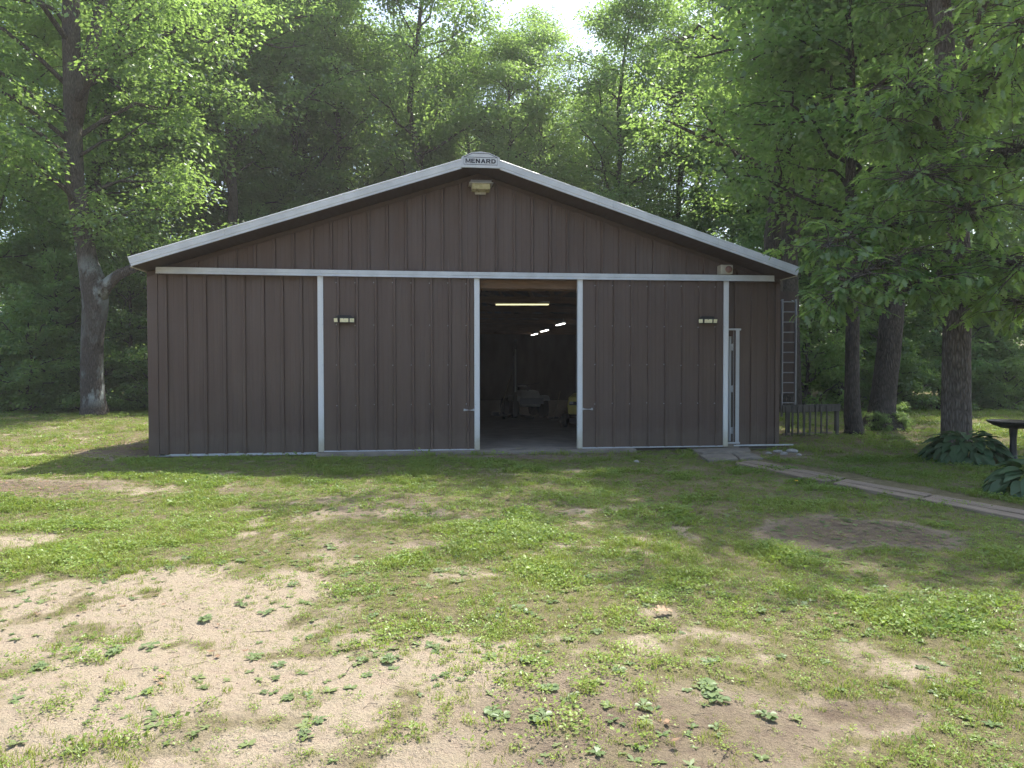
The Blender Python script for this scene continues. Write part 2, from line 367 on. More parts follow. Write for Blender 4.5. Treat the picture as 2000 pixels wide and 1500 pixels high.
X, Y = np.meshgrid(gx, gy); Z = height(X, Y)
sand, soil, green = covers(X.ravel(), Y.ravel())
nx, ny = len(gx), len(gy); idx = np.arange(nx * ny).reshape(ny, nx)
F = np.stack([idx[:-1, :-1], idx[:-1, 1:], idx[1:, 1:], idx[1:, :-1]], -1).reshape(-1, 4)
def ground_material():
    m, nt, out = nodes_of('yard_ground')
    b = N(nt, 'ShaderNodeBsdfPrincipled'); b.inputs['Roughness'].default_value = 0.95; b.inputs['Specular IOR Level'].default_value = 0.1
    def att(n):
        a = N(nt, 'ShaderNodeAttribute'); a.attribute_name = n; return a.outputs['Fac']
    def nz(sc, det=6, ro=0.6):
        n = N(nt, 'ShaderNodeTexNoise'); n.inputs['Scale'].default_value = sc; n.inputs['Detail'].default_value = det; n.inputs['Roughness'].default_value = ro
        nt.links.new(coords(nt, (1, 1, 1)), n.inputs['Vector']); return n.outputs[0]
    n1, n2, n3 = nz(1.1), nz(9, 8, 0.7), nz(60, 4, 0.7)
    sandc = ramp(nt, n2, [(0.25, (0.33, 0.25, 0.185)), (0.5, (0.51, 0.415, 0.315)), (0.75, (0.59, 0.495, 0.39))])
    soilc = ramp(nt, n2, [(0.25, (0.115, 0.082, 0.060)), (0.55, (0.20, 0.150, 0.115)), (0.8, (0.29, 0.225, 0.175))])
    turfc = ramp(nt, n2, [(0.25, (0.13, 0.112, 0.062)), (0.55, (0.205, 0.178, 0.094)), (0.8, (0.31, 0.255, 0.155))])
    def mix(f, a, c):
        x = N(nt, 'ShaderNodeMix', data_type='RGBA'); nt.links.new(f, x.inputs[0]); nt.links.new(a, x.inputs[6]); nt.links.new(c, x.inputs[7]); return x.outputs[2]
    def mul(a, k, add=0.0):
        x = N(nt, 'ShaderNodeMath', operation='MULTIPLY_ADD'); nt.links.new(a, x.inputs[0]); x.inputs[1].default_value = k; x.inputs[2].default_value = add; x.use_clamp = True; return x.outputs[0]
    c = mix(att('soil'), sandc, soilc)
    gf = N(nt, 'ShaderNodeMath', operation='MULTIPLY_ADD'); nt.links.new(n2, gf.inputs[0]); gf.inputs[1].default_value = 0.9
    nt.links.new(mul(att('green'), 1.6, -0.42), gf.inputs[2]); gf.use_clamp = True
    c = mix(mul(gf.outputs[0], 1.6, -0.4), c, turfc)
    c = mix(ramp(nt, n3, [(0.35, 0.28), (0.5, 0.0)]), c, N(nt, 'ShaderNodeRGB').outputs[0])
    for n in nt.nodes:
        if n.type == 'RGB': n.outputs[0].default_value = (0.13, 0.10, 0.07, 1)
    nt.links.new(c, b.inputs['Base Color'])
    s = N(nt, 'ShaderNodeMath', operation='ADD'); nt.links.new(n2, s.inputs[0]); nt.links.new(mul(n3, 0.5), s.inputs[1])
    bp = N(nt, 'ShaderNodeBump'); bp.inputs['Strength'].default_value = 1.0; bp.inputs['Distance'].default_value = 0.045
    nt.links.new(s.outputs[0], bp.inputs['Height']); nt.links.new(bp.outputs[0], b.inputs['Normal'])
    nt.links.new(b.outputs[0], out.inputs[0]); return m
gm = mesh_np('ground', np.stack([X.ravel(), Y.ravel(), Z.ravel()], 1), F, ground_material(), smooth=True)
far = np.hypot(X.ravel(), Y.ravel())
for nm, arr in (('soil', np.where(far > 30, 0.7, soil)), ('green', green)):
    a = gm.attributes.new(nm, 'FLOAT', 'POINT'); a.data.foreach_set('value', arr.astype(np.float32))
tag(link(bpy.data.objects.new('ground', gm)), kind='structure')
def gz(x, y): return float(height(np.array([x]), np.array([y]))[0])


# ================================================================== BARN
ROOF_AP, ROOF_SL, OVER, TRIM_H = 5.267, 0.3235, 0.664, 0.172      # rake trim top at the ridge, slope, gable overhang, trim depth
EAVE_X = 5.86
def ztop(x): return ROOF_AP - ROOF_SL * abs(x)
def zsof(x): return ztop(x) - TRIM_H
RIB = 0.331
barn = empty('barn', (0, 0, 0), 0, 'brown ribbed steel pole barn with white trim and half open sliding doors', 'barn')
MB().box((-HW + .12, 0.03, -0.05), (HW - .12, BARN_L - .1, 0.028)).build('concrete_floor', M['concrete'], barn)
MB().box((-2.9, -0.30, -0.08), (2.9, 0.029, 0.022)).build('door_sill', M['concrete'], barn, bevel=0.006)
MB().box((-HW, 0.10, -0.03), (-HW + .12, BARN_L, zsof(HW) - .01)).build('side_wall', M['brown'], barn)
MB().box((HW - .12, 0.10, -0.03), (HW, BARN_L, zsof(HW) - .01)).build('side_wall', M['brown'], barn)
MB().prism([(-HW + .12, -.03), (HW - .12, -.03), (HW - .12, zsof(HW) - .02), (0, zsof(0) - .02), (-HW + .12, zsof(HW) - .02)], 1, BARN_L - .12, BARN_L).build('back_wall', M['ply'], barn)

XD = {k: on_plane(p, 700, -0.14)[0] for k, p in dict(l0=621, l1=937, r0=1128, r1=1423).items()}
def profile(x0, x1, first=True):
    """one ribbed sheet from x0 to x1 with its box rib at x0: list of (x, y) front line"""
    w = 0.031
    p = [(x0 - w, 0.0), (x0 - w * .56, -0.032), (x0 + w * .56, -0.032), (x0 + w, 0.0)]
    # two faint stiffener swells in the flat
    f = x1 - w - (x0 + w)
    for t in (0.33, 0.66):
        c = x0 + w + f * t
        p += [(c - .014, 0.0), (c, -0.0028), (c + .014, 0.0)]
    p += [(x1 - w, 0.0)]
    return p
def sheet(x0, x1, y, zlo, zhi, parent, name='siding_panel'):
    """ribbed siding sheet; zlo, zhi are numbers or functions of x"""
    p = [q for q in profile(x0, x1)]
    vs, fs = [], []
    fl = zlo if callable(zlo) else (lambda x: zlo); fh = zhi if callable(zhi) else (lambda x: zhi)
    n = len(p)
    for x, yy in p: vs += [(x, y + yy, fl(x)), (x, y + yy, fh(x))]
    for x, yy in p: vs += [(x, y + 0.006, fl(x)), (x, y + 0.006, fh(x))]
    for i in range(n - 1):
        a = 2 * i; fs.append((a, a + 2, a + 3, a + 1)); b = 2 * n + a; fs.append((b, b + 1, b + 3, b + 2))
        fs.append((a + 1, a + 3, b + 3, b + 1)); fs.append((a, b, b + 2, a + 2))
    fs.append((0, 1, 2 * n + 1, 2 * n)); fs.append((2 * n - 2, 4 * n - 2, 4 * n - 1, 2 * n - 1))
    return MB().add(vs, fs).build(name, M['brown'], parent)
def sheets(xs, y, zlo, zhi, parent):
    for a, b in zip(xs[:-1], xs[1:]): sheet(a, b, y, zlo, zhi, parent)
TRK0, TRK1 = 3.165, 3.290
fw = MB()
fw.box((-HW, 0.008, -0.03), (XD['l0'] + .35, 0.10, TRK0 - .01))                       # left bay behind the sheets
fw.box((XD['r1'] + .13, 0.008, -0.03), (HW, 0.10, 2.42)); fw.box((XD['r0'] + .5, 0.008, 2.42), (HW, 0.10, TRK0 - .01))
fw.box((XD['r0'] + .5, 0.008, -0.03), (XD['r1'] - .75, 0.10, 2.42))
fw.prism([(-HW, TRK0 - .01), (HW, TRK0 - .01), (HW, zsof(HW) - .005), (0, zsof(0) - .005), (-HW, zsof(HW) - .005)], 1, 0.008, 0.10)
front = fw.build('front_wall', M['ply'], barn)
x0 = -HW + 0.30
left_x = [x0 + i * RIB for i in range(0, 9)]
left_x = [v for v in left_x if v < XD['l0'] + .05] + [XD['l0'] + .06]
sheets(left_x, 0.0, 0.0, TRK0, front)
right_x = [XD['r1'] + .19, XD['r1'] + .19 + RIB, XD['r1'] + .19 + 2 * RIB, HW - .05]
sheets(right_x, 0.0, 0.045, TRK0, front)
MB().box((XD['r1'] - .03, -0.003, 2.13), (XD['r1'] + .155, 0.005, TRK0)).build('siding_panel', M['brown'], front)
# plain corner flashings
MB().box((-HW - .012, -0.026, -0.02), (-HW + 0.16, 0.007, zsof(HW) - .02)).build('corner_flashing', M['brown'], front)
MB().box((-HW + .163, -0.012, -0.02), (-HW + 0.272, 0.005, TRK0)).build('corner_flashing', M['brown'], front)
MB().box((HW - .072, -0.028, 0.03), (HW + 0.012, 0.007, zsof(HW) - .02)).build('corner_flashing', M['brown'], front)
gx_ = [-HW + .17 + i * RIB for i in range(0, 35)]
gx_ = [v for v in gx_ if v < HW - .1]
for a, b in zip(gx_[:-1], gx_[1:]): sheet(a, b, -0.004, TRK0 + .01, lambda x: max(TRK0 + .03, zsof(x) - .012), front)
MB().box((-HW + .02, -0.012, -0.03), (XD['l0'], -0.004, 0.008)).build('base_trim', M['white'], front)
MB().box((XD['r1'] + .16, -0.05, 0.020), (HW + .30, -0.030, 0.046)).build('base_trim', M['white'], front)

# roof: two decks, soffits, rake trims in three lengths each, ridge cap
roof = MB().prism([(-EAVE_X, ztop(EAVE_X) - .03), (0, ROOF_AP - .03), (EAVE_X, ztop(EAVE_X) - .03), (EAVE_X, ztop(EAVE_X) - .012), (0, ROOF_AP - .012), (-EAVE_X, ztop(EAVE_X) - .012)],
                  1, -OVER + .03, BARN_L + .4).build('roof', M['roofmetal'], barn)
for sgn in (-1, 1):
    n_rib = 22
    for i in range(n_rib):
        pass
    MB().prism([(sgn * HW * 1.0, zsof(HW)), (0, zsof(0)), (0, zsof(0) + .012), (sgn * HW, zsof(HW) + .012)], 1, -OVER + .03, 0.006).build('soffit', M['brown_dark'], roof)
    MB().prism([(sgn * 0.0, zsof(0) - .012), (sgn * HW, zsof(HW) - .012), (sgn * HW, zsof(HW) - .095), (0, zsof(0) - .095)], 1, -0.040, -0.027).build('soffit_edge_trim', M['brown_dark'], roof)
    for t0, t1 in ((0.335, 2.35), (2.354, 4.30), (4.304, EAVE_X)):
        a, b = sgn * t0, sgn * t1
        tk = MB(); cut = 0.055 if t1 == EAVE_X else 0.0
        def q(x, d): return (x, ztop(x) - d)
        prof = [(0.0, 0.0), (-0.012, 0.010), (-0.006, 0.052), (-0.013, 0.058), (-0.013, 0.128), (-0.006, 0.134), (-0.012, TRIM_H), (0.018, TRIM_H), (0.03, 0.0)]
        vs = []
        for x, e in ((a, 0.0), (b, cut)):
            for dy, dz in prof:
                xx = x - sgn * e * (dz / TRIM_H); vs.append((xx, -OVER + dy, ztop(xx) - dz))
        n = len(prof)
        tk.add(vs, [tuple(range(n)), tuple(range(2 * n - 1, n - 1, -1))] + [(i, (i + 1) % n, n + (i + 1) % n, n + i) for i in range(n)])
        tk.build('rake_trim', M['white'], roof)
    MB().box((min(sgn * HW, sgn * (EAVE_X - .02)), -OVER + .05, zsof(HW) - .012), (max(sgn * HW, sgn * (EAVE_X - .02)), 0.0, zsof(HW) + .003)).build('eave_return', M['cream'], roof)
    for i in range(9):                                                     # roof ribs
        xr = sgn * (0.35 + i * 0.62)
        MB().prism([(xr - .03, ztop(xr - .03) - .014), (xr - .02, ztop(xr) + .004), (xr + .02, ztop(xr) + .004), (xr + .03, ztop(xr + .03) - .014)], 1, -OVER + .06, BARN_L + .38).build('roof_rib', M['roofmetal'], roof)
MB().prism([(-.36, ztop(.36) - .004), (-.14, ROOF_AP + .012), (0, ROOF_AP + .034), (.14, ROOF_AP + .012), (.36, ztop(.36) - .004), (0, ROOF_AP - .01)], 1, -OVER + .02, BARN_L + .42).build('ridge_cap', M['roofmetal'], roof)

# plaque at the ridge with its lettering
xs0, xs1 = on_plane(902, 318, -OVER)[0], on_plane(976.5, 318, -OVER)[0]
xc = (xs0 + xs1) / 2; hw_ = (xs1 - xs0) / 2
zb, zm, zt = on_plane(939, 327.5, -OVER)[2], on_plane(939, 308, -OVER)[2], on_plane(939, 297.5, -OVER)[2]
plaque = empty('ridge_plaque', (xc, -OVER - .02, zb), 0, 'white peaked plaque with black capital lettering at the roof ridge', 'sign')
MB().prism([(-hw_, 0), (hw_, 0), (hw_, zm - zb), (hw_ * .45, zt - zb - .012), (0, zt - zb), (-hw_ * .45, zt - zb - .012), (-hw_, zm - zb)], 1, -.012, .006).build('plate', M['white'], plaque)
MB().box((-hw_ - .012, -.03, -.012), (hw_ + .012, -.002, .030)).build('lower_lip', M['white'], plaque)
bd = MB(); z0b, z1b, xb = .044, zm - zb - .004, hw_ - .04
for a, b in (((-xb, z0b), (xb, z0b)), ((-xb, z1b), (xb, z1b)), ((-xb, z0b), (-xb, z1b)), ((xb, z0b), (xb, z1b)), ((-xb, z1b), (-hw_ * .42, zt - zb - .028)), ((-hw_ * .42, zt - zb - .028), (hw_ * .42, zt - zb - .028)), ((hw_ * .42, zt - zb - .028), (xb, z1b))):
    bd.beam((a[0], -.0135, a[1]), (b[0], -.0135, b[1]), .003, .008)
bd.build('border_line', M['ink'], plaque)
GLY = {'M': (5, [[(0, 0), (0, 5), (1.15, 5), (1.15, 0)], [(4.45, 0), (4.45, 5), (5.6, 5), (5.6, 0)], [(0, 5), (1.3, 5), (3.2, .5), (2.4, .5)], [(5.6, 5), (4.3, 5), (2.4, .5), (3.2, .5)]]),
       'E': (4, [[(0, 0), (0, 5), (1.4, 5), (1.4, 0)], [(1.2, 0), (4.1, 0), (4.1, 1.1), (1.2, 1.1)], [(1.2, 2), (3.8, 2), (3.8, 3), (1.2, 3)], [(1.2, 3.9), (4.1, 3.9), (4.1, 5), (1.2, 5)]]),
       'N': (5, [[(0, 0), (0, 5), (1.4, 5), (1.4, 0)], [(3.4, 0), (3.4, 5), (4.8, 5), (4.8, 0)], [(0, 5), (1.5, 5), (4.8, 0), (3.3, 0)]]),
       'A': (5, [[(0, 0), (2, 5), (3.4, 5), (1.5, 0)], [(5.4, 0), (3.4, 5), (2, 5), (3.9, 0)], [(1.2, 1.1), (4.2, 1.1), (3.9, 2.1), (1.5, 2.1)]]),
       'R': (5, [[(0, 0), (0, 5), (1.4, 5), (1.4, 0)], [(1.2, 3.95), (3.8, 3.95), (4.6, 4.3), (3.9, 5), (1.2, 5)], [(3.3, 2.6), (4.75, 2.8), (4.75, 4.3), (3.3, 4.2)], [(1.2, 2.0), (3.9, 2.0), (4.75, 2.8), (3.8, 3.05), (1.2, 3.05)], [(2.0, 2.1), (3.5, 2.1), (5.1, 0), (3.4, 0)]]),
       'D': (5, [[(0, 0), (0, 5), (1.4, 5), (1.4, 0)], [(1.2, 3.9), (3.4, 3.9), (4.6, 4.0), (3.5, 5), (1.2, 5)], [(3.5, 1.2), (4.9, 1.4), (4.9, 3.6), (4.5, 4.1), (3.4, 3.9)], [(1.2, 0), (3.5, 0), (4.9, 1.4), (3.5, 1.5), (1.2, 1.1)]])}
adv = {'M': 6.2, 'E': 4.9, 'N': 5.6, 'A': 5.9, 'R': 5.7, 'D': 4.9}
word = 'MENARD'; tot = sum(adv[c] for c in word); lw = 2 * xb * .90; sx = lw / tot; sz = (z1b - z0b) * .60 / 5; cx = -lw / 2; zz = z0b + (z1b - z0b) * .2
for ch in word:
    lt = MB()
    for i, poly in enumerate(GLY[ch][1]):
        lt.prism([(cx + p[0] * sx, zz + p[1] * sz) for p in poly], 1, -.0145 - .0006 * i, -.0118)
    lt.build('letter', M['ink'], plaque); cx += adv[ch] * sx

# door track cover
tx0, tx1 = on_plane(304, 530, -.19)[0], on_plane(1513, 545, -.19)[0]
seams = [tx0, on_plane(626, 530, -.19)[0], on_plane(916, 535, -.19)[0], on_plane(1200, 540, -.19)[0], tx1]
for i, (a, b) in enumerate(zip(seams[:-1], seams[1:])):
    sag = lambda x: 0.012 * ((x / 5.6) ** 2 - 1) * 1.0
    prof = [(-0.045, TRK1), (-0.185, TRK1 - .012), (-0.192, TRK0 + .050), (-0.186, TRK0 + .042), (-0.198, TRK0), (-0.188, TRK0), (-0.176, TRK0 + .04), (-0.045, TRK1 - .01)]
    vs = []
    for x in (a + .0015, b - .0015):
        for y, z in prof: vs.append((x, y, z + sag(x)))
    n = len(prof)
    MB().add(vs, [tuple(range(n)), tuple(range(2 * n - 1, n - 1, -1))] + [(k, (k + 1) % n, n + (k + 1) % n, n + k) for k in range(n)]).build('track_cover', M['white'], barn)
MB().box((-HW + .3, -.10, TRK0 + .05), (HW - .3, -.06, TRK0 + .09)).build('door_rail', M['galv'], barn)

def white_stile_mat():
    """white edge trim, stained ochre where rain and mud splash its foot"""
    m, nt, out = nodes_of('white_trim_mud_stained')
    b = N(nt, 'ShaderNodeBsdfPrincipled'); b.inputs['Roughness'].default_value = 0.42
    tc = N(nt, 'ShaderNodeTexCoord'); sp = N(nt, 'ShaderNodeSeparateXYZ'); nt.links.new(tc.outputs['Object'], sp.inputs[0])
    nz = N(nt, 'ShaderNodeTexNoise'); nz.inputs['Scale'].default_value = 7; nz.inputs['Detail'].default_value = 6; nt.links.new(tc.outputs['Object'], nz.inputs['Vector'])
    a = N(nt, 'ShaderNodeMath', operation='MULTIPLY_ADD'); nt.links.new(nz.outputs[0], a.inputs[0]); a.inputs[1].default_value = 0.5; nt.links.new(sp.outputs[2], a.inputs[2])
    nt.links.new(ramp(nt, a.outputs[0], [(0.18, (0.40, 0.36, 0.24)), (0.62, (0.60, 0.61, 0.57)), (1.0, (0.66, 0.68, 0.69))]), b.inputs['Base Color'])
    nt.links.new(b.outputs[0], out.inputs[0]); return m
M['stile'] = white_stile_mat()
def sliding_door(xa, xb_, ribs_from, lab, handle_side):
    d = empty('sliding_door', (0, -0.10, 0.0)); d.parent = barn; d['label'] = lab
    y = -0.02; tw = 0.098
    MB().box((xa + .02, -.012, 0.05), (xb_ - .02, 0.025, TRK0 + .02)).build('door_core', M['ply'], d)
    xs = [ribs_from + i * RIB for i in range(12)]; xs = [v for v in xs if xa + .05 < v < xb_ - .10] + [xb_ - .06]
    MB().box((xa + tw - .01, y - .001, 0.045), (xs[0] - .022, y + .005, TRK0 + .02)).build('siding_panel', M['brown'], d)
    sheets(xs, y, 0.045, TRK0 + .02, d)
    for a in (xa, xb_ - tw):
        s = MB().prism([(a, 0.03), (a, y - .022), (a + .006, y - .030), (a + tw * .68, y - .030), (a + tw * .70, y - .025), (a + tw - .006, y - .025), (a + tw, y - .018), (a + tw, 0.03)], 2, 0.028, TRK0 + .02)
        s.build('edge_trim', M['stile'], d)
    MB().box((xa + tw, y - .026, 0.026), (xb_ - tw, y + .01, 0.044)).build('bottom_trim', M['white'], d)
    zs = [0.86, 1.58, 2.30, 3.06]
    scm = MB()
    for x in xs[:-1]:
        for z in zs: scm.lathe([(.009, 0), (.009, -.006), (.004, -.009)], (x - .034, y - .001, z + rng.uniform(-.01, .01)), 6, 1)
    for z in (0.86, 1.58, 2.30):
        for a in (xa + .085, xb_ - .085): scm.lathe([(.008, 0), (.008, -.006), (.004, -.009)], (a, y - .030, z), 6, 1)
    tag(scm.build('screw_heads', M['galv'], d), kind='stuff')
    hx = xb_ - tw - .02 - .16 if handle_side > 0 else xa + tw + .01
    hz = on_plane(910, 801, -.2)[2]
    h = MB().tube([(hx, y - .012, hz), (hx + .004, y - .062, hz + .003), (hx + .03, y - .075, hz + .002), (hx + .14, y - .075, hz), (hx + .166, y - .062, hz + .002), (hx + .17, y - .012, hz)], .011, 8)
    for e in (hx, hx + .17): h.box((e - .016, y - .018, hz - .02), (e + .016, y - .001, hz + .02))
    h.build('handle', M['galv'], d, smooth=False)
    return d
dl = sliding_door(XD['l0'], XD['l1'], on_plane(661, 700, -.14)[0], 'left sliding door with three-part flood lamp, partly open', 1)
dr = sliding_door(XD['r0'], XD['r1'], on_plane(1166, 700, -.14)[0], 'right sliding door overlapping the narrow white door frame', -1)

# walk-in door half hidden behind the right sliding door, standing ajar
sx0, sx1 = XD['r1'] - .72, on_plane(1443.5, 750, -.03)[0]
zt_, zb_ = on_plane(1440, 646, -.03)[2], on_plane(1440, 864, -.03)[2]
sdoor = empty('service_door', (0, 0, 0)); sdoor.parent = barn
MB().box((sx1 - .072, -.040, zb_), (sx1, .10, zt_)).build('jamb', M['jamb'], sdoor, bevel=.003)
MB().box((sx1 - .102, -.012, zb_), (sx1 - .073, .12, zt_ - .01)).build('door_stop', M['jamb'], sdoor)
MB().box((sx0, -.044, zt_), (sx1 + .03, .10, zt_ + .035)).build('head_trim', M['jamb'], sdoor, bevel=.003)
MB().box((sx0, -.060, zb_ - .032), (sx1 + .012, .10, zb_ - .002)).build('threshold', M['jamb'], sdoor, bevel=.003)
MB().box((sx0, -.03, -.05), (sx1 + .012, .09, zb_ - .034)).build('foundation_curb', M['concrete'], sdoor)
leaf = MB().box((sx1 - .172, .03, zb_ + .012), (sx1 - .132, .80, zt_ - .02)).build('door_leaf', M['jamb'], sdoor, bevel=.003)
for z in (zb_ + .22, (zb_ + zt_) / 2 - .05, zt_ - .32):
    hg = MB().box((sx1 - .158, .012, z - .06), (sx1 - .083, .022, z + .06)); hg.tube([(sx1 - .120, .006, z - .065), (sx1 - .120, .006, z + .065)], .012, 8)
    hg.build('hinge', M['galv'], sdoor)

# dark boarded wing set back beside the right wall
wx0, wx1 = HW + .002, at(1556, 700, 16.2)[0]; wy = at(1556, 700, 16.2)[1]
wing = MB().box((wx0 - .0, wy, at(1540, 771, 16.2)[2]), (wx1, wy + .12, 3.28)).build('side_wing', M['brown_dark'], barn)
for i in range(3):
    xx = wx0 + .06 + i * (wx1 - wx0 - .1) / 3; MB().box((xx, wy - .014, at(1540, 771, 16.2)[2]), (xx + .03, wy - .001, 3.27)).build('wing_rib', M['brown_dark'], wing)
MB().box((wx0 + .0, wy + .02, -.05), (wx0 + .10, wy + .11, at(1540, 771, 16.2)[2] - .002)).build('wing_post', M['greywood'], wing)

# inside: posts, trusses, girts
for sgn in (-1, 1):
    for k in range(1, 8):
        MB().box((min(sgn * 5.50, sgn * 5.66), k * 2.44 - .07, .02), (max(sgn * 5.50, sgn * 5.66), k * 2.44 + .07, 3.0)).build('post', M['wood'], barn)
for k in range(0, 8):
    y = 0.35 + k * 2.44
    tr = MB().beam((-5.6, y, 3.06), (5.6, y, 3.06), .04, .14)
    for sgn in (-1, 1):
        tr.beam((sgn * 5.6, y, 3.14), (0, y, 4.86), .04, .14)
        tr.beam((sgn * 1.9, y, 3.1), (sgn * 1.0, y, 4.5), .04, .09); tr.beam((sgn * 1.9, y, 3.1), (sgn * 3.2, y, 3.85), .04, .09)
    tr.build('truss', M['wood'], barn)
MB().box((XD['l1'] - .8, 0.012, TRK0 - .17), (XD['r0'] + .8, 0.06, TRK0 - .011)).build('door_header', M['wood'], barn)
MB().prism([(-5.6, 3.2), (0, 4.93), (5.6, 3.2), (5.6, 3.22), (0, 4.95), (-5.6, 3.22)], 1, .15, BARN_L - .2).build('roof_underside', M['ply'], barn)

# ------------------------------------------------------------------ lamps and boxes on the front
def em_mat(name, col, st):
    m, nt, out = nodes_of(name); e = N(nt, 'ShaderNodeEmission'); e.inputs[0].default_value = (*col, 1); e.inputs[1].default_value = st
    nz = N(nt, 'ShaderNodeTexNoise'); nz.inputs['Scale'].default_value = 2.0
    nt.links.new(ramp(nt, nz.outputs[0], [(0.3, [c * .96 for c in col]), (0.7, col)]), e.inputs[0]); nt.links.new(e.outputs[0], out.inputs[0]); return m
M['tube_warm'] = em_mat('lit_warm_tube', (1.0, 0.93, 0.50), 0.70); M['tube'] = em_mat('lit_tube', (1.0, 0.98, 0.92), 4.5)
for k_ in ('tube', 'tube_warm'): M[k_].cycles.emission_sampling = 'NONE'
c = on_plane(940, 350, -.22)
wl_ = empty('gable_lamp', (c[0], -0.024, on_plane(940, 374, -.22)[2]), 0, 'yellowed wall lamp under the roof peak above the doorway', 'light')
H_ = on_plane(940, 352, -.22)[2] - on_plane(940, 374, -.22)[2]
MB().box((-.10, -.05, -.01), (.10, 0, H_ * .75)).build('back_box', M['grey'], wl_, bevel=.006)
MB().prism([(-.02, H_ * .68), (-.30, H_ * .62), (-.31, H_ * .68), (-.24, H_ * .98), (-.02, H_ * 1.02)], 0, -.185, .185).build('hood', M['galv'], wl_, bevel=.004)
MB().box((-.215, -.33, H_ * .615), (.215, -.0, H_ * .665)).build('hood_rim', M['galv'], wl_, bevel=.003)
MB().prism([(-.05, H_ * .61), (-.29, H_ * .61), (-.25, H_ * .16), (-.05, H_ * .10)], 0, -.165, .165).build('lens', M['lens'], wl_, bevel=.008)
MB().tube([(-.0, -.06, H_ * .1), (0, -.06, -.02)], .018, 8).build('sensor', M['grey'], wl_)
def flood(px, py, yaw, lab):
    c = on_plane(px, py, -.20)
    t = empty('flood_lamp', (c[0], -0.142, c[2]), 0, lab, 'light', 'three-part flood lamps on the sliding doors')
    MB().prism([(-.16, .03), (.16, .03), (.12, .085), (-.12, .085)], 1, -.07, .0).build('base', M['black'], t, bevel=.008)
    for dx, w, a in ((-.125, .036, -.55 + yaw), (0.005, .072, 0.0 + yaw), (.125, .040, .45 + yaw)):
        hd = MB().box((-w - .014, -.03, -.048), (w + .014, .02, .046)).build('lamp_head', M['black'], t, bevel=.006)
        hd.location = (dx, -.085, 0); hd.rotation_euler = (0.15, 0, a)
        f_ = MB().box((-w, -.036, -.035), (w, -.0305, .033)).build('lamp_face', M['led'], hd)
    MB().lathe([(.013, -.125), (.017, -.11), (.013, -.09)], (0.0, 0, .028), 10, 1).build('motion_sensor', M['black'], t)
    return t
flood(672.5, 624.5, 0.05, 'three-part flood lamp with cream faces on the left sliding door')
flood(1381.5, 627.5, -0.12, 'three-part flood lamp with cream faces on the right sliding door')
c = on_plane(1416, 537.5, -.12)
sb_ = empty('alarm_box', (c[0], -0.048, TRK1 - .006), 0, 'square cream box with a faded red round lens above the door track', 'alarm box')
MB().box((-.115, -.17, .002), (.105, .02, .178)).build('case', M['cream'], sb_, bevel=.006)
MB().box((-.075, -.182, .012), (.110, -.171, .172)).build('face_plate', M['cream'], sb_, bevel=.002)
MB().lathe([(.066, -.183), (.066, -.196), (.05, -.206), (.02, -.210), (.0001, -.211)], (.028, 0, .09), 20, 1).build('round_lens', M['red'], sb_, smooth=True)

# ------------------------------------------------------------------ lit tubes inside
def tube_light(p, q, mat, lab, w=.11):
    p, q = np.array(p), np.array(q); c = (p + q) / 2; L = float(np.linalg.norm((q - p)[:2])); a = math.atan2(q[1] - p[1], q[0] - p[0])
    t = empty('tube_light', c, a, lab, 'light', 'lit tube lights inside the barn')
    MB().prism([(-w * .55, .0), (w * .55, 0), (w * .35, .05), (-w * .35, .05)], 0, -L / 2 - .02, L / 2 + .02).build('housing', M['grey'], t)
    for s in (-1, 1): MB().tube([(-L / 2, s * w * .25, -.02), (L / 2, s * w * .25, -.02)], .011, 8).build('lamp_tube', mat, t)
    for s in (-1, 1): MB().tube([(s * L * .4, 0, .05), (s * L * .4, 0, .16 if c[2] > 2.8 else .3)], .004, 4).build('hanger', M['galv'], t)
    return t
p, q = at(968.5, 592, 15.9), at(1072, 594.5, 15.9); p[2] -= .0
tube_light(p, q, M['tube_warm'], 'long warm yellow tube light across the barn doorway')
for (pa, pb, d0, d1, lab) in (((1088, 635.5), (1102, 630), 23.6, 22.6, 'white tube light nearest the right door edge inside the barn'),
                              ((1057.5, 647.5), (1070, 643.5), 27.8, 26.6, 'middle white tube light of the three receding ones inside the barn'),
                              ((1039, 654.5), (1049, 650.5), 31.2, 29.9, 'farthest white tube light of the three receding ones inside the barn')):
    a, b = at(*pa, d0), at(*pb, d1)
    tube_light(a, b, M['tube'], lab)
    

# ------------------------------------------------------------------ machines and tools on the barn floor
FZ = 0.030
def wheel(parent, c, r, w, axis=0, rim=None):
    ty = MB().lathe([(r * .62, -w / 2), (r * .93, -w / 2), (r, -w * .3), (r, w * .3), (r * .93, w / 2), (r * .62, w / 2)], (0, 0, 0), 20, axis).build('wheel', M['rubber'], parent)
    ty.location = c
    MB().lathe([(r * .2, -w * .4), (r * .61, -w * .36), (r * .61, w * .36), (r * .2, w * .4)], (0, 0, 0), 16, axis).build('rim', rim or M['grey'], ty)
    return ty
g = gp(1116, 834, FZ)
mw = empty('riding_mower', (g[0] + .25, g[1], FZ), math.radians(-24), 'yellow riding mower partly hidden by the right sliding door', 'mower')
for s in (-1, 1):
    wheel(mw, (s * .40, .95, .24), .24, .20); wheel(mw, (s * .36, -.25, .17), .17, .14)
MB().prism([(-.45, .34), (-.50, .50), (-.40, .78), (.10, .86), (.28, .84), (.30, .34)], 0, -.24, .24).build('hood', M['yellow'], mw, bevel=.03)
MB().box((-.20, -.475, .42), (.20, -.452, .66)).build('grille', M['black'], mw)
for s in (-1, 1): MB().box((min(s * .10, s * .19), -.487, .60), (max(s * .10, s * .19), -.476, .66)).build('headlight', M['alu'], mw)
MB().box((-.30, .28, .32), (.30, 1.15, .50)).build('footboard', M['black'], mw, bevel=.03)
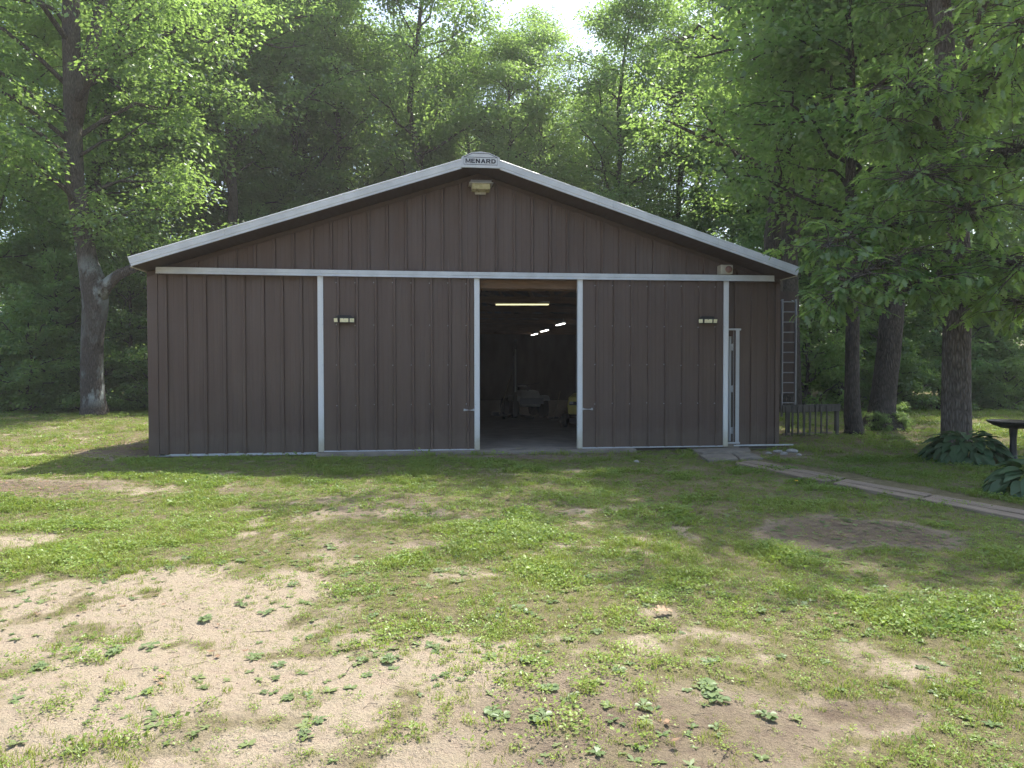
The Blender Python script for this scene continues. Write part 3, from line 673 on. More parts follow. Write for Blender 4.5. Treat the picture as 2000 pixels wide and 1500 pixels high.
for s in (-1, 1): MB().prism([(.62, .45), (.70, .62), (1.0, .66), (1.22, .52), (1.22, .45)], 0, min(s * .24, s * .52), max(s * .24, s * .52)).build('fender', M['yellow'], mw, bevel=.02)
st = MB().box((-.22, .72, .56), (.22, 1.12, .66)); st.prism([(1.08, .62), (1.20, 1.00), (1.26, .98), (1.16, .60)], 0, -.21, .21)
st.build('seat', M['yellow'], mw, bevel=.02)
MB().tube([(0, .34, .8), (0, .46, .98)], .018, 8).build('steering_column', M['black'], mw)
MB().tube([(.17 * math.cos(a), .46 + .12 * math.sin(a), .98 + .10 * math.sin(a)) for a in np.linspace(0, 6.2832, 17)], .015, 6, False).build('steering_wheel', M['black'], mw)
MB().prism([(-.1, .10), (-.05, .24), (.60, .24), (.66, .10)], 0, -.56, .56).build('mower_deck', M['black'], mw, bevel=.02)
g = gp(1030, 815, FZ)
cart = empty('utility_machine', (g[0], g[1], FZ), math.radians(8), 'pale grey motor machine on black wheels at the back of the barn floor', 'machine')
for s in (-1, 1):
    wheel(cart, (s * .46, -.15, .28), .28, .20); wheel(cart, (s * .46, .95, .28), .28, .20)
MB().prism([(-.42, .34), (-.46, .62), (-.20, .80), (.35, .82), (.40, .34)], 0, -.30, .30).build('body', M['grey'], cart, bevel=.03)
MB().box((-.36, -.52, .42), (.36, -.47, .60)).build('front_rack', M['alu'], cart, bevel=.01)
MB().prism([(.3, .6), (.36, .92), (1.0, .95), (1.05, .6)], 0, -.19, .19).build('seat', M['black'], cart, bevel=.03)
for s in (-1, 1): MB().prism([(-.5, .52), (-.35, .66), (.12, .66), (.22, .5)], 0, min(s * .32, s * .58), max(s * .32, s * .58)).build('fender', M['grey'], cart, bevel=.02)
MB().tube([(-.40, .12, 1.04), (-.18, .05, 1.0), (0, .02, .98), (.18, .05, 1.0), (.40, .12, 1.04)], .017, 6).build('handlebar', M['black'], cart)
MB().tube([(0, .02, .98), (0, -.1, .75)], .02, 6).build('steering_stem', M['black'], cart)
def pole_tool(pa, pb, da, db, name, label, head):
    a, b = at(*pa, da), gp(*pb, FZ)
    t = empty(name, (b[0], b[1], FZ), 0, label, 'tool')
    MB().tube([(0, 0, .012), tuple(a - np.array([b[0], b[1], FZ]))], .014, 8).build('handle', M['oldwood'], t)
    if head == 'broom': MB().prism([(-.05, 0), (.05, 0), (.035, .12), (-.035, .12)], 0, -.22, .22).build('head', M['black'], t)
    else: MB().box((-.16, -.02, 0), (.16, .03, .05)).build('head', M['black'], t)
pole_tool((1001, 722), (974, 812), 20.6, 22, 'push_broom', 'long handled broom leaning on the dark post inside the barn', 'broom')
pole_tool((1094, 765), (1081, 818), 19.7, 20, 'floor_squeegee', 'short pole leaning beside the yellow mower', 'bar')
g = gp(1006, 818, FZ)
hoist = empty('engine_hoist', (g[0], g[1], FZ), 0, 'dark tall hoist post with base legs at the middle of the barn floor', 'hoist')
MB().box((-.06, -.06, .05), (.06, .06, 1.95)).build('mast', M['black'], hoist, bevel=.008)
MB().beam((0, 0, 1.9), (-.1, -1.0, 2.25), .09, .10).build('boom', M['black'], hoist)
MB().beam((0, -.08, .8), (-.05, -.55, 2.02), .05, .05).build('ram', M['grey'], hoist)
for s in (-1, 1): MB().beam((s * .1, .3, .09), (s * .42, -.9, .09), .07, .07).build('base_leg', M['black'], hoist)
MB().box((-.18, .26, .05), (.18, .36, .13)).build('crossbar', M['black'], hoist)
sh = empty('storage_shelf', (-2.2, 17.6, FZ), 0, 'dim shelving with clutter along the back wall of the barn', 'shelf')
for s in (-1.3, 1.3, 0): MB().box((s - .03, -.25, 0), (s + .03, .25, 2.0)).build('upright', M['wood'], sh)
for z in (.3, .9, 1.5, 1.95): MB().box((-1.36, -.262, z), (1.36, .262, z + .03)).build('shelf_board', M['wood'], sh)
for i in range(9):
    x = -1.2 + (i % 3) * .9 + rng.uniform(-.1, .1); z = (.332, .932, 1.532)[i // 3]
    MB().box((x - .0, -.15, z), (x + rng.uniform(.2, .35), .15, z + rng.uniform(.15, .4))).build('carton', M[('cream', 'grey', 'deadleaf')[i % 3]], sh, bevel=.01)

# ================================================================== YARD THINGS
def outline_mesh(name, outline, mat, fold=0.0, droop=0.0, tint=None):
    """leaf blade: outline is the right half as (width, length) from base to tip; both halves fan from the midrib"""
    n = len(outline); V = []; F = []
    for w, l in outline: V.append((0, l, -droop * l * l))
    for w, l in outline: V.append((w, l, fold * w - droop * l * l))
    for w, l in outline: V.append((-w, l, fold * w - droop * l * l))
    for i in range(n - 1):
        F.append((i, n + i, n + i + 1, i + 1)); F.append((i, i + 1, 2 * n + i + 1, 2 * n + i))
    me = bpy.data.meshes.new(name); me.from_pydata(V, [], F); bm = bmesh.new(); bm.from_mesh(me)
    bmesh.ops.remove_doubles(bm, verts=bm.verts, dist=1e-5); bm.to_mesh(me); bm.free()
    a = me.attributes.new('tint', 'FLOAT', 'POINT'); a.data.foreach_set('value', np.full(len(me.vertices), 0.5 if tint is None else tint, dtype=np.float32))
    me.materials.append(mat)
    for p in me.polygons: p.use_smooth = True
    return me

# ladder hung on the wing beside the barn
la, lb = at(1528.5, 588, 15.95), at(1555, 588, 15.95)
lad = empty('ladder', (la[0], la[1], at(1528, 815, 15.95)[2]), 0, 'aluminium ladder hanging upright beside the right corner of the barn', 'ladder')
lw_ = float(np.linalg.norm((lb - la)[:2])); ltop = la[2] - lad.location.z
lad.rotation_euler = (0, 0, math.atan2(lb[1] - la[1], lb[0] - la[0]))
for x, z0 in ((0, 0.0), (lw_, .18)): MB().box((x - .017, -.03, z0), (x + .017, .03, ltop + .03)).build('rail', M['alu'], lad, bevel=.004)
for i in range(11): MB().tube([(.018, 0, ltop - .03 - i * .2295), (lw_ - .018, 0, ltop - .03 - i * .2295)], .013, 8).build('rung', M['alu'], lad)
for x in (.03, lw_ - .03): MB().tube([(x, .03, ltop - .02), (x, .16, ltop + .02)], .008, 6).build('hook', M['galv'], lad)

# small grey picket fence
fa, fb = gp(1531, 853), gp(1622, 850)
fn = empty('picket_fence', (fa[0], fa[1], 0), math.atan2(fb[1] - fa[1], fb[0] - fa[0]), 'short grey wooden picket fence beyond the right corner of the barn', 'fence')
fl = float(np.linalg.norm((fb - fa)[:2])); fh = at(1570, 792, latdep(fa[0], fa[1])[1])[2]
for i in range(8):
    x = .06 + i * (fl - .1) / 7.4; w = .015 + .008 * rng.random()
    MB().prism([(x - w, -.03), (x + w, -.03), (x + w * 1.05 + rng.uniform(-.012, .012), fh - .02), (x - w + rng.uniform(-.012, .012), fh - .02 - .03 * rng.random())], 1, -.012, .010).build('picket', M['greywood'], fn)
MB().box((-.02, .0105, fh - .17), (fl + .28, .045, fh)).build('top_rail', M['greywood'], fn, bevel=.004)
MB().box((-.02, .0105, .02), (fl + .05, .04, .07)).build('bottom_rail', M['oldwood'], fn, bevel=.004)
MB().box((.12, .046, -.1), (.20, .126, fh - .03)).build('fence_post', M['greywood'], fn, bevel=.006)
MB().box((fl + .20, .046, -.1), (fl + .28, .126, fh - .03)).build('fence_post', M['greywood'], fn, bevel=.006)

# concrete pads at the walk-in door
def pad(quad, top, label):
    P = [gp(px, py, top) for px, py in quad]; c = sum(P) / len(P)
    m = MB().prism([(p[0] - c[0], p[1] - c[1]) for p in P], 2, -.08, top).mesh('concrete_pad', M['slab'], False, .008)
    o = link(bpy.data.objects.new('concrete_pad', m)); o.location = (c[0], c[1], 0)
    return tag(o, label, 'slab', 'concrete pads at the walk-in door')
pad([(1352, 877), (1462, 874.5), (1466, 880), (1440, 884), (1372, 884.5), (1356, 881)], .05, 'worn concrete pad against the barn wall below the walk-in door')
pad([(1366, 888), (1428, 886), (1441, 895.5), (1383, 899.5)], .045, 'left square concrete pad in front of the walk-in door')
pad([(1432, 886), (1471, 885.5), (1490, 894.5), (1445, 896)], .042, 'right square concrete pad at the start of the board walk')
# board walk
def plank(a, b, c, d, label, top=.055):
    P = [gp(*q, top) for q in (a, b, c, d)]; ce = sum(P) / 4
    ang = math.atan2((P[1] - P[0])[1], (P[1] - P[0])[0]); R_ = np.array([[math.cos(ang), math.sin(ang)], [-math.sin(ang), math.cos(ang)]])
    pts = [tuple(R_ @ (p - ce)[:2]) for p in P]
    m = MB().prism(pts, 2, top - .045, top).mesh('plank', M['oldwood'], False, .005)
    o = link(bpy.data.objects.new('plank', m)); o.location = (ce[0], ce[1], 0); o.rotation_euler = (rng.uniform(-.01, .01), rng.uniform(-.008, .008), ang)
    return tag(o, label, 'plank', 'weathered planks of the board walk')
plank((1470, 898.5), (1650, 933.5), (1640, 937.5), (1448, 901.5), 'far board of the walk near the concrete pads')
plank((1447, 902.5), (1638, 939), (1606, 940), (1436, 904.5), 'near board of the walk touching the concrete pads', .050)
plank((1652, 936), (1820, 966), (1806, 970), (1640, 940), 'far board in the middle of the board walk', .058)
plank((1640, 941.5), (1804, 971.5), (1788, 975), (1626, 944.5), 'near board in the middle of the board walk', .052)
plank((1824, 966.5), (2150, 1024), (2140, 1031), (1812, 971.5), 'far board of the walk running out of the picture at the right', .055)
plank((1810, 973), (2138, 1033), (2130, 1039), (1796, 976.5), 'near board of the walk running out of the picture at the right', .050)

def rock(px, py, r, label, seed, flat=.6, grp=None):
    p = gp(px, py); rr = np.random.default_rng(seed)
    bm = bmesh.new(); bmesh.ops.create_icosphere(bm, subdivisions=2, radius=1.0)
    k = rr.normal(size=(7, 3))
    for v in bm.verts:
        n = v.co.normalized(); d = 1.0
        for q in k:
            q = q / np.linalg.norm(q); d = min(d, (.72 + .28 * rr.random() * 0 + .1) / max(1e-3, abs(float(n.dot(Vector(q))))) if abs(float(n.dot(Vector(q)))) > .78 else d)
        v.co = Vector((n.x * r * d * 1.25, n.y * r * d, n.z * r * d * flat))
    me = bpy.data.meshes.new('stone'); bm.to_mesh(me); bm.free(); me.materials.append(M['stone'])
    o = link(bpy.data.objects.new('stone', me)); o.location = (p[0], p[1], gz(p[0], p[1]) + r * flat * .45); o.rotation_euler = (0, 0, rr.random() * 6)
    return tag(o, label, 'stone', grp)
rock(1243, 905, .045, 'single pale stone lying in the grass before the right sliding door', 1)
rock(1547, 884, .085, 'largest pale stone at the foot of the barn corner', 2, .55)
rock(1531, 888, .06, 'small stone left of the largest one at the barn corner', 3)
rock(1519, 884, .07, 'reddish grey stone under the white base strip at the right', 4, .5)
rock(1501, 886, .05, 'low stone beside the right concrete pad', 5, .45)
rock(1560, 891, .045, 'small stone right of the largest one at the barn corner', 6)

# hostas
def hosta_leaf_mesh(i):
    o = [(0, 0), (.055, .02), (.100, .075), (.115, .14), (.100, .205), (.062, .27), (.022, .325), (0, .345)]
    return outline_mesh('hosta_leaf', o, M['hosta'], 0.22, 0.9 + .5 * i, 0.25 + .25 * i)
HL = [hosta_leaf_mesh(i) for i in range(3)]
def hosta(loc, R, n, label, seed, hgt):
    rr = np.random.default_rng(seed); t = empty('hosta_plant', loc, 0, label, 'plant', 'hosta clumps on the lawn')
    for i in range(n):
        f = math.sqrt((i + .5) / n); a = i * 2.39996 + rr.uniform(-.25, .25)
        rad = R * (.10 + .66 * f); z = hgt * (1.0 - .80 * f ** 1.6) + rr.uniform(-.03, .03)
        o = bpy.data.objects.new('leaf', HL[int(rr.integers(3))]); link(o, t)
        o.location = (rad * math.cos(a), rad * math.sin(a), max(.07, z))
        s = rr.uniform(.55, .85) * (.8 + .3 * f)
        pitch = .75 - 1.25 * f + rr.uniform(-.15, .15)
        o.rotation_euler = (Matrix.Rotation(a - math.pi / 2, 4, 'Z') @ Matrix.Rotation(pitch, 4, 'X') @ Matrix.Rotation(rr.uniform(-.35, .35), 4, 'Y')).to_euler(); o.scale = (s, s, s)
    st_ = MB()
    for i in range(26):
        a = rr.random() * 6.283; f = rr.random(); rad = R * (.10 + .6 * f); z = hgt * (1.0 - .8 * f ** 1.6)
        st_.tube([(rad * .12 * math.cos(a), rad * .12 * math.sin(a), -.02), (rad * .7 * math.cos(a), rad * .7 * math.sin(a), z * .75), (rad * math.cos(a), rad * math.sin(a), z)], [.007, .005, .003], 5)
    tag(st_.build('stems', M['hosta'], t), kind='stuff')
    return t
p = gp(1885, 903); hosta((p[0], p[1], 0), .72, 150, 'dark hosta clump at the foot of the oak trunk on the right', 4, .46)
p = gp(2030, 972); hosta((p[0], p[1], 0), .62, 110, 'hosta clump cut by the right edge of the picture beyond the board walk', 9, .42)

# black bird bath
p = gp(1978, 909)
bb = empty('bird_bath', (p[0], p[1], 0), 0, 'black bird bath on a slim pedestal behind the hosta at the right edge', 'bird bath')
MB().lathe([(.16, 0), (.17, .02), (.11, .06), (.06, .10), (.05, .22), (.046, .42), (.058, .56), (.07, .585)], (0, 0, -.01), 20).build('pedestal', M['black'], bb, smooth=True)
MB().lathe([(.06, .576), (.16, .585), (.26, .62), (.34, .668), (.365, .692), (.355, .70), (.33, .684), (.22, .64), (.0001, .628)], (0, 0, -.01), 32).build('bowl', M['black'], bb, smooth=True)

# the lone dry leaf, a dandelion
OAK = [(0, 0), (.006, .0), (.006, .16), (.09, .22), (.16, .20), (.06, .32), (.10, .38), (.25, .42), (.28, .50), (.11, .52), (.13, .60), (.27, .68), (.24, .75), (.10, .70), (.11, .80), (.15, .88), (.07, .92), (0, 1.0)]
def lobed(name, mat, size, fold, droop, tint):
    return outline_mesh(name, [(w * size, l * size) for w, l in OAK], mat, fold, droop / size, tint)
p = gp(1284, 1203)
dl_ = link(bpy.data.objects.new('fallen_leaf', lobed('fallen_leaf', M['deadleaf'], .155, .35, .25, .5))); dl_.location = (p[0] - .05, p[1] - .02, gz(p[0], p[1]) + .035); dl_.rotation_euler = (.12, .1, -1.35)
tag(dl_, 'large curled tan oak leaf lying on the grass in the foreground', 'leaf')
p = gp(1555, 955)
dn = empty('dandelion', (p[0], p[1], 0), 0, 'yellow dandelion flower in the shaded lawn', 'flower')
MB().tube([(0, 0, -.01), (.004, 0, .05), (.0, .004, .095)], .003, 5).build('stem', M['weed'], dn)
fl_ = MB()
for i in range(22):
    a = i * .2856; c_, s_ = math.cos(a), math.sin(a); t_ = .3 + .5 * (i % 3) / 2
    fl_.add([(0, 0, .094), (c_ * .021 - s_ * .005, s_ * .021 + c_ * .005, .094 + .012 * t_), (c_ * .024, s_ * .024, .094 + .014 * t_), (c_ * .021 + s_ * .005, s_ * .021 - c_ * .005, .094 + .012 * t_)], [(0, 1, 2, 3)])
fl_.build('flower_head', M['dandelion'], dn)

# broad-leaved weeds
def weed_mesh(seed):
    rr = np.random.default_rng(seed); V = []; F_ = []; T = []
    n = int(rr.integers(7, 13))
    for i in range(n):
        a = i * 2.4 + rr.uniform(-.3, .3); L = rr.uniform(.03, .075); w = L * rr.uniform(.24, .36); up = rr.uniform(.03, .34)
        prof = [(.06, 0), (.10, .25), (.7, .45), (1.0, .65), (.75, .85), (0.05, 1.0)]
        o = len(V); tw = rr.uniform(-.3, .3)
        for wi, li in prof:
            r_ = L * li; z = up * L * (li - .55 * li * li) + .006; c_, s_ = math.cos(a), math.sin(a)
            for sg in (-1, 0, 1):
                d = sg * w * wi
                V.append((c_ * r_ - s_ * d, s_ * r_ + c_ * d, z + abs(d) * .35 + d * tw)); T.append(.3 + .5 * rr.random() * .3 + .35 * (i % 2))
        for k in range(len(prof) - 1):
            for j in range(2):
                q = o + k * 3 + j; F_.append((q, q + 1, q + 4, q + 3))
    return mesh_np('broadleaf_weed', np.array(V), np.array(F_), M['weed'], np.array(T), True)
WM = [weed_mesh(s) for s in range(8)]
spots = [(403, 1207), (765, 1158), (505, 1250), (570, 1140), (635, 1142), (725, 1204), (290, 1260), (150, 1265), (80, 1300), (600, 1400), (620, 1412), (515, 1355), (1020, 1320), (1060, 1402), (1390, 1350), (1400, 1362), (1380, 1340), (1265, 1335),
         (1205, 1315), (1165, 1235), (1230, 1300), (980, 1400), (900, 1330), (1120, 1360), (1150, 1128), (1290, 1150), (1390, 1160), (1420, 1165), (1660, 1130), (1710, 1140), (1330, 1235), (1500, 1210), (875, 1100), (930, 1095), (960, 1110), (1040, 1060),
         (700, 1085), (430, 1100), (330, 1110), (210, 1130), (760, 1290), (820, 1360), (545, 1300), (715, 1320), (950, 1265), (1075, 1260), (1010, 1190), (1700, 1230), (1800, 1300), (1880, 1160), (40, 1150), (120, 1100), (260, 1165), (690, 1150)]
rr = np.random.default_rng(77); k = 0
pts_w = [gp(*s) for s in spots]
for (px, py) in spots:
    pts_w.append(gp(px + rr.normal() * 150, min(1490, max(1030, py + rr.normal() * 50))))
for i, p in enumerate(pts_w):
    o = bpy.data.objects.new('broadleaf_weed', WM[i % 8]); link(o); s = rr.uniform(.3, .8)
    o.location = (p[0], p[1], gz(p[0], p[1]) + .002); o.rotation_euler = (0, 0, rr.random() * 6.28); o.scale = (s, s, s * rr.uniform(.8, 1.2))
    if i in (13, 14, 15, 16): o.scale = (1.0, 1.0, .9)
    tag(o, 'low broad-leaved weed rosette growing in the bare and grassy foreground', 'weed', 'broad-leaved weeds in the foreground')

# ================================================================== TREES
def leaf_cloud(centers, radii, per, size, rr, flat=.55, droop=.35, wr=.6, tint_c=None):
    """folded four-point leaves spread through flattened clumps; returns V, F, tint"""
    n = len(centers); cnt = np.full(n, per); tot = int(cnt.sum()); ci = np.repeat(np.arange(n), cnt)
    d = rr.normal(size=(tot, 3)); d /= np.linalg.norm(d, axis=1)[:, None]; u = rr.random(tot) ** .42
    off = d * u[:, None] * radii[ci][:, None]; off[:, 2] *= flat
    hr = np.hypot(off[:, 0], off[:, 1]); off[:, 2] -= droop * hr * hr / np.maximum(radii[ci], .05)
    P = centers[ci] + off
    out = off.copy(); out[:, 2] = 0; out += rr.normal(size=(tot, 3)) * .35 * radii[ci][:, None]; out[:, 2] = -np.abs(rr.normal(size=tot)) * .25 * radii[ci] * 1.6
    ax = out / np.maximum(np.linalg.norm(out, axis=1)[:, None], 1e-6)
    nr = np.array([0, 0, 1.0]) + rr.normal(size=(tot, 3)) * .55
    sd_ = np.cross(ax, nr); sd_ /= np.maximum(np.linalg.norm(sd_, axis=1)[:, None], 1e-6); up = np.cross(sd_, ax)
    L = size * rr.uniform(.65, 1.25, tot); W = L * wr * .5
    V = np.empty((tot, 4, 3)); V[:, 0] = P; V[:, 2] = P + ax * L[:, None]
    m = P + ax * (L * .48)[:, None] + up * (L * .10)[:, None]
    V[:, 1] = m + sd_ * W[:, None]; V[:, 3] = m - sd_ * W[:, None]
    F_ = np.arange(tot * 4).reshape(tot, 4)
    tc = (rr.random(n) if tint_c is None else tint_c)[ci] * .55 + rr.random(tot) * .45
    return V.reshape(-1, 3), F_, np.repeat(tc, 4)
def limb_path(a, b, rr, n=6, sag=0.0, wig=.06):
    a = np.array(a, float); b = np.array(b, float); L = np.linalg.norm(b - a); ts = np.linspace(0, 1, n)
    w = rr.normal(size=(n, 3)) * wig * L * np.sin(np.pi * ts)[:, None]
    mid = np.zeros((n, 3)); mid[:, 2] = sag * L * np.sin(np.pi * ts)
    return a + (b - a) * ts[:, None] + w + mid
def make_tree_meshes(name, seed, H, r0, cb, R, n_limb, n_cl, per, leaf, bark, lmat, trunk=None, rad=None, cl_r=(.45, .95), env=None, top_r=.25, shape=.75, wr=.6, flat=.55, extra_limbs=(), sides=10):
    """trunk+limbs mesh, clump centres. cb: height of lowest foliage, R: crown radius"""
    rr = np.random.default_rng(seed); mb = MB()
    if trunk is None:
        k = 9; ts = np.linspace(0, 1, k); wob = np.cumsum(rr.normal(size=(k, 2)) * .012 * H, 0); wob[0] = 0
        trunk = np.stack([wob[:, 0], wob[:, 1], ts * H * .93], 1); rad = r0 * (1 - ts) ** .8 + .03; rad[0] *= 1.45
        trunk = np.insert(trunk, 1, trunk[0] * .9 + trunk[1] * .1, 0); rad = np.insert(rad, 1, r0 * 1.08); trunk[0, 2] = -.15
    trunk = np.asarray(trunk, float); mb.tube(trunk, list(rad), sides, wob=.035, seed=seed)
    def tr_at(z):
        i = int(np.clip(np.searchsorted(trunk[:, 2], z) - 1, 0, len(trunk) - 2)); t = np.clip((z - trunk[i, 2]) / max(1e-6, trunk[i + 1, 2] - trunk[i, 2]), 0, 1)
        return trunk[i] * (1 - t) + trunk[i + 1] * t, rad[i] * (1 - t) + rad[i + 1] * t
    tips = []
    for path, rads in extra_limbs:
        mb.tube(path, rads, 8, wob=.03, seed=seed + 3)
        tips += [np.array(path[j]) for j in range(len(path) // 2, len(path))]
    for i in range(n_limb):
        f = (i + rr.random()) / n_limb; zt = cb + (H - cb) * (f ** shape)
        a = i * 2.39996 + rr.uniform(-.5, .5)
        Rz = R * (math.sin(math.pi * min(1, max(.05, .12 + .86 * f ** .9))) ** .65) * rr.uniform(.65, 1.12)
        z0 = max(cb * .75, zt - rr.uniform(.25, .55) * Rz); z0 = min(z0, H * .9); p, r = tr_at(z0)
        e = np.array([p[0] + Rz * math.cos(a), p[1] + Rz * math.sin(a), zt + rr.uniform(-.3, .5)])
        path = limb_path(p, e, rr, 6, .06); rl = min(r * .5, .022 + .016 * Rz)
        mb.tube(path, list(np.linspace(rl, .014, 6)), 5)
        for j in range(2, 6): tips.append(path[j])
        for b in range(3):
            s = path[int(rr.integers(2, 5))]; e2 = s + np.array([math.cos(a + rr.uniform(-1.3, 1.3)), math.sin(a + rr.uniform(-1.3, 1.3)), rr.uniform(-.2, .7)]) * Rz * rr.uniform(.25, .5)
            p2 = limb_path(s, e2, rr, 4, .04); mb.tube(p2, [rl * .45, rl * .33, rl * .2, .008], 4, False); tips += [p2[2], p2[3], p2[3]]
    tips.append(trunk[-1]); tips = np.array(tips)
    ids = rr.integers(0, len(tips), n_cl); cen = tips[ids] + rr.normal(size=(n_cl, 3)) * np.array([.42, .42, .30]) * (R / 4.0)
    if env is not None: cen = cen[env(cen)]
    rads = rr.uniform(*cl_r, len(cen))
    V, F_, T = leaf_cloud(cen, rads, per, leaf, rr, wr=wr, flat=flat)
    return mb.mesh(name + '_trunk', bark, True), mesh_np(name + '_crown', V, F_, lmat, T)
def put_tree(name, meshes, loc, rz, sc, label, group=None, cat='tree'):
    t = empty(name, loc, rz, label, cat, group); t.scale = sc if hasattr(sc, '__len__') else (sc, sc, sc)
    for n, m in zip(('trunk', 'crown'), meshes):
        link(bpy.data.objects.new(n, m), t)
    return t
# kinds of woodland tree
KIND = []
for i in range(7):
    lm = (M['leaf_forest'], M['leaf_maple'], M['leaf_forest'], M['leaf_shrub'], M['leaf_forest'], M['leaf_maple'], M['leaf_forest'])[i]
    KIND.append(make_tree_meshes('woodland', 100 + i, 21 + (i % 3) * 1.5, .21 + .03 * (i % 3), (4.5, 3.2, 5.5, 2.6, 5.2, 3.8, 4.2)[i], (4.0, 4.3, 3.6, 3.8, 4.4, 4.0, 4.2)[i], 38, 620, 66, (.165, .18, .15, .165, .175, .16, .165)[i],
                                 M['bark_dark'], lm, cl_r=(.45, 1.0)))
SAP = []
for i in range(4):
    SAP.append(make_tree_meshes('sapling', 200 + i, 5.2 + i * .9, .05, .5, 1.7 + .15 * i, 26, 190, 65, .14, M['bark_dark'], (M['leaf_shrub'], M['leaf_maple'])[i % 2], cl_r=(.28, .6), shape=.95, flat=.45))
SHR = []
for i in range(3):
    SHR.append(make_tree_meshes('shrub', 300 + i, 2.0 + .4 * i, .03, .12, 1.25, 18, 120, 60, .11, M['bark_dark'], M['leaf_shrub'], cl_r=(.22, .5), shape=1.0, flat=.5))

def in_view(lat, dep, R=4.0): return abs(lat) < .78 * dep + R
rt = np.random.default_rng(42)
def wood(rows, kinds, name, label, group, scl=(.85, 1.15), cat='tree'):
    for lat, dep in rows:
        p = place(lat, dep); s = rt.uniform(*scl)
        put_tree(name, kinds[int(rt.integers(len(kinds)))], (p[0], p[1], -.02), rt.random() * 6.28, (s, s, s * rt.uniform(.95, 1.1)), label, group, cat)
# --- behind the barn (barn back wall stands about 32 m from the photographer)
wood([(-13.2, 32.5), (-9.3, 36.0), (-11.5, 41.5), (-5.6, 37.0), (-7.2, 44.5), (-15.0, 39.0), (-9.0, 47.5), (-12.6, 50.0)], [KIND[i] for i in (0, 1, 2, 4, 5)], 'woodland_tree', 'tall leafy woodland tree rising behind the left roof slope', 'woodland trees behind the left roof slope')
wood([(-2.6, 41.5), (.6, 47.0), (-4.0, 52.0), (2.6, 50.5), (-1.2, 36.5), (2.4, 39.5), (-5.0, 41.0), (4.6, 43.5), (-.4, 44.0), (-7.5, 39.5), (-3.2, 46.0)], [KIND[i] for i in (0, 2, 4, 6)], 'woodland_tree', 'distant woodland tree below the open sky above the roof ridge', 'woodland trees behind the roof ridge', (.80, .90))
wood([(4.9, 36.5), (8.6, 39.0), (7.0, 45.0), (12.0, 36.5), (11.0, 43.5), (14.2, 46.5), (5.2, 48.0), (15.4, 38.0)], [KIND[i] for i in (1, 2, 4, 6)], 'woodland_tree', 'tall leafy woodland tree rising behind the right roof slope', 'woodland trees behind the right roof slope')
# --- left wood
wood([(-18.2, 29.0), (-21.5, 34.0), (-15.8, 35.0), (-24.0, 41.0), (-18.6, 42.0), (-28.5, 38.0), (-14.0, 46.0), (-22.0, 27.0), (-12.0, 36.5), (-26.0, 33.0), (-19.5, 37.5), (-30.0, 46.0)], KIND, 'woodland_tree', 'woodland tree standing back from the lawn left of the barn', 'woodland trees left of the barn')
wood([(-12.3, 27.0), (-14.9, 27.2), (-17.2, 26.6), (-19.6, 29.8), (-16.2, 29.4), (-13.6, 30.2), (-21.8, 30.8), (-12.0, 33.0), (-15.6, 33.4), (-18.6, 34.2), (-22.6, 35.4), (-25.5, 37.0), (-17.0, 38.0)], SAP, 'sapling', 'leafy sapling in the dark undergrowth left of the barn', 'saplings in the undergrowth left of the barn')
wood([(-11.3, 25.4), (-12.9, 25.0), (-15.4, 24.9), (-16.9, 24.6), (-18.6, 25.4), (-17.9, 27.8), (-13.4, 27.6), (-15.0, 25.9), (-20.2, 26.6)], SHR, 'shrub', 'low shrub at the lawn edge left of the barn', 'shrubs at the lawn edge left of the barn', (.8, 1.25), 'shrub')
# --- right wood
wood([(15.2, 33.0), (19.0, 30.5), (22.4, 36.0), (16.4, 41.0), (26.5, 40.5), (20.8, 45.0), (24.6, 31.0), (13.2, 31.5), (18.2, 36.0), (28.0, 35.0), (23.5, 48.0)], KIND, 'woodland_tree', 'woodland tree beyond the shady lawn right of the barn', 'woodland trees right of the barn')
wood([(12.6, 27.0), (14.8, 28.6), (17.2, 26.8), (19.6, 28.0), (21.5, 27.6), (16.0, 31.6), (13.0, 34.0), (18.6, 33.6), (21.8, 33.0), (24.5, 36.0), (15.6, 37.0), (20.4, 39.0), (11.2, 29.6)], SAP, 'sapling', 'leafy sapling beyond the shady lawn right of the barn', 'saplings right of the barn')
wood([(10.3, 24.6), (11.9, 25.4), (13.6, 24.9), (15.4, 25.2), (17.6, 25.0), (19.4, 26.0)], SHR, 'shrub', 'low shrub along the far edge of the shady lawn', 'shrubs along the far lawn edge', (.8, 1.25), 'shrub')

# --- the far wood that closes the view: one mass of foliage
rr = np.random.default_rng(8)
n = 3000; ang = rr.uniform(-.80, .80, n); dd = rr.uniform(56, 66, n); zz = np.abs(rr.normal(size=n)) * 7.5
zz = np.where(np.abs(ang * 60) < 6, zz * .75, zz)
cen = np.stack([np.array(place(math.tan(a) * d if False else math.sin(a) * d, math.cos(a) * d))[:3] for a, d in zip(ang, dd)]); cen[:, 2] = np.clip(zz, .4, 20)
V, F_, T = leaf_cloud(cen, rr.uniform(1.1, 2.3, n), 70, .30, rr)
tag(link(bpy.data.objects.new('distant_foliage', mesh_np('distant_foliage', V, F_, M['leaf_forest'], T))), kind='stuff')

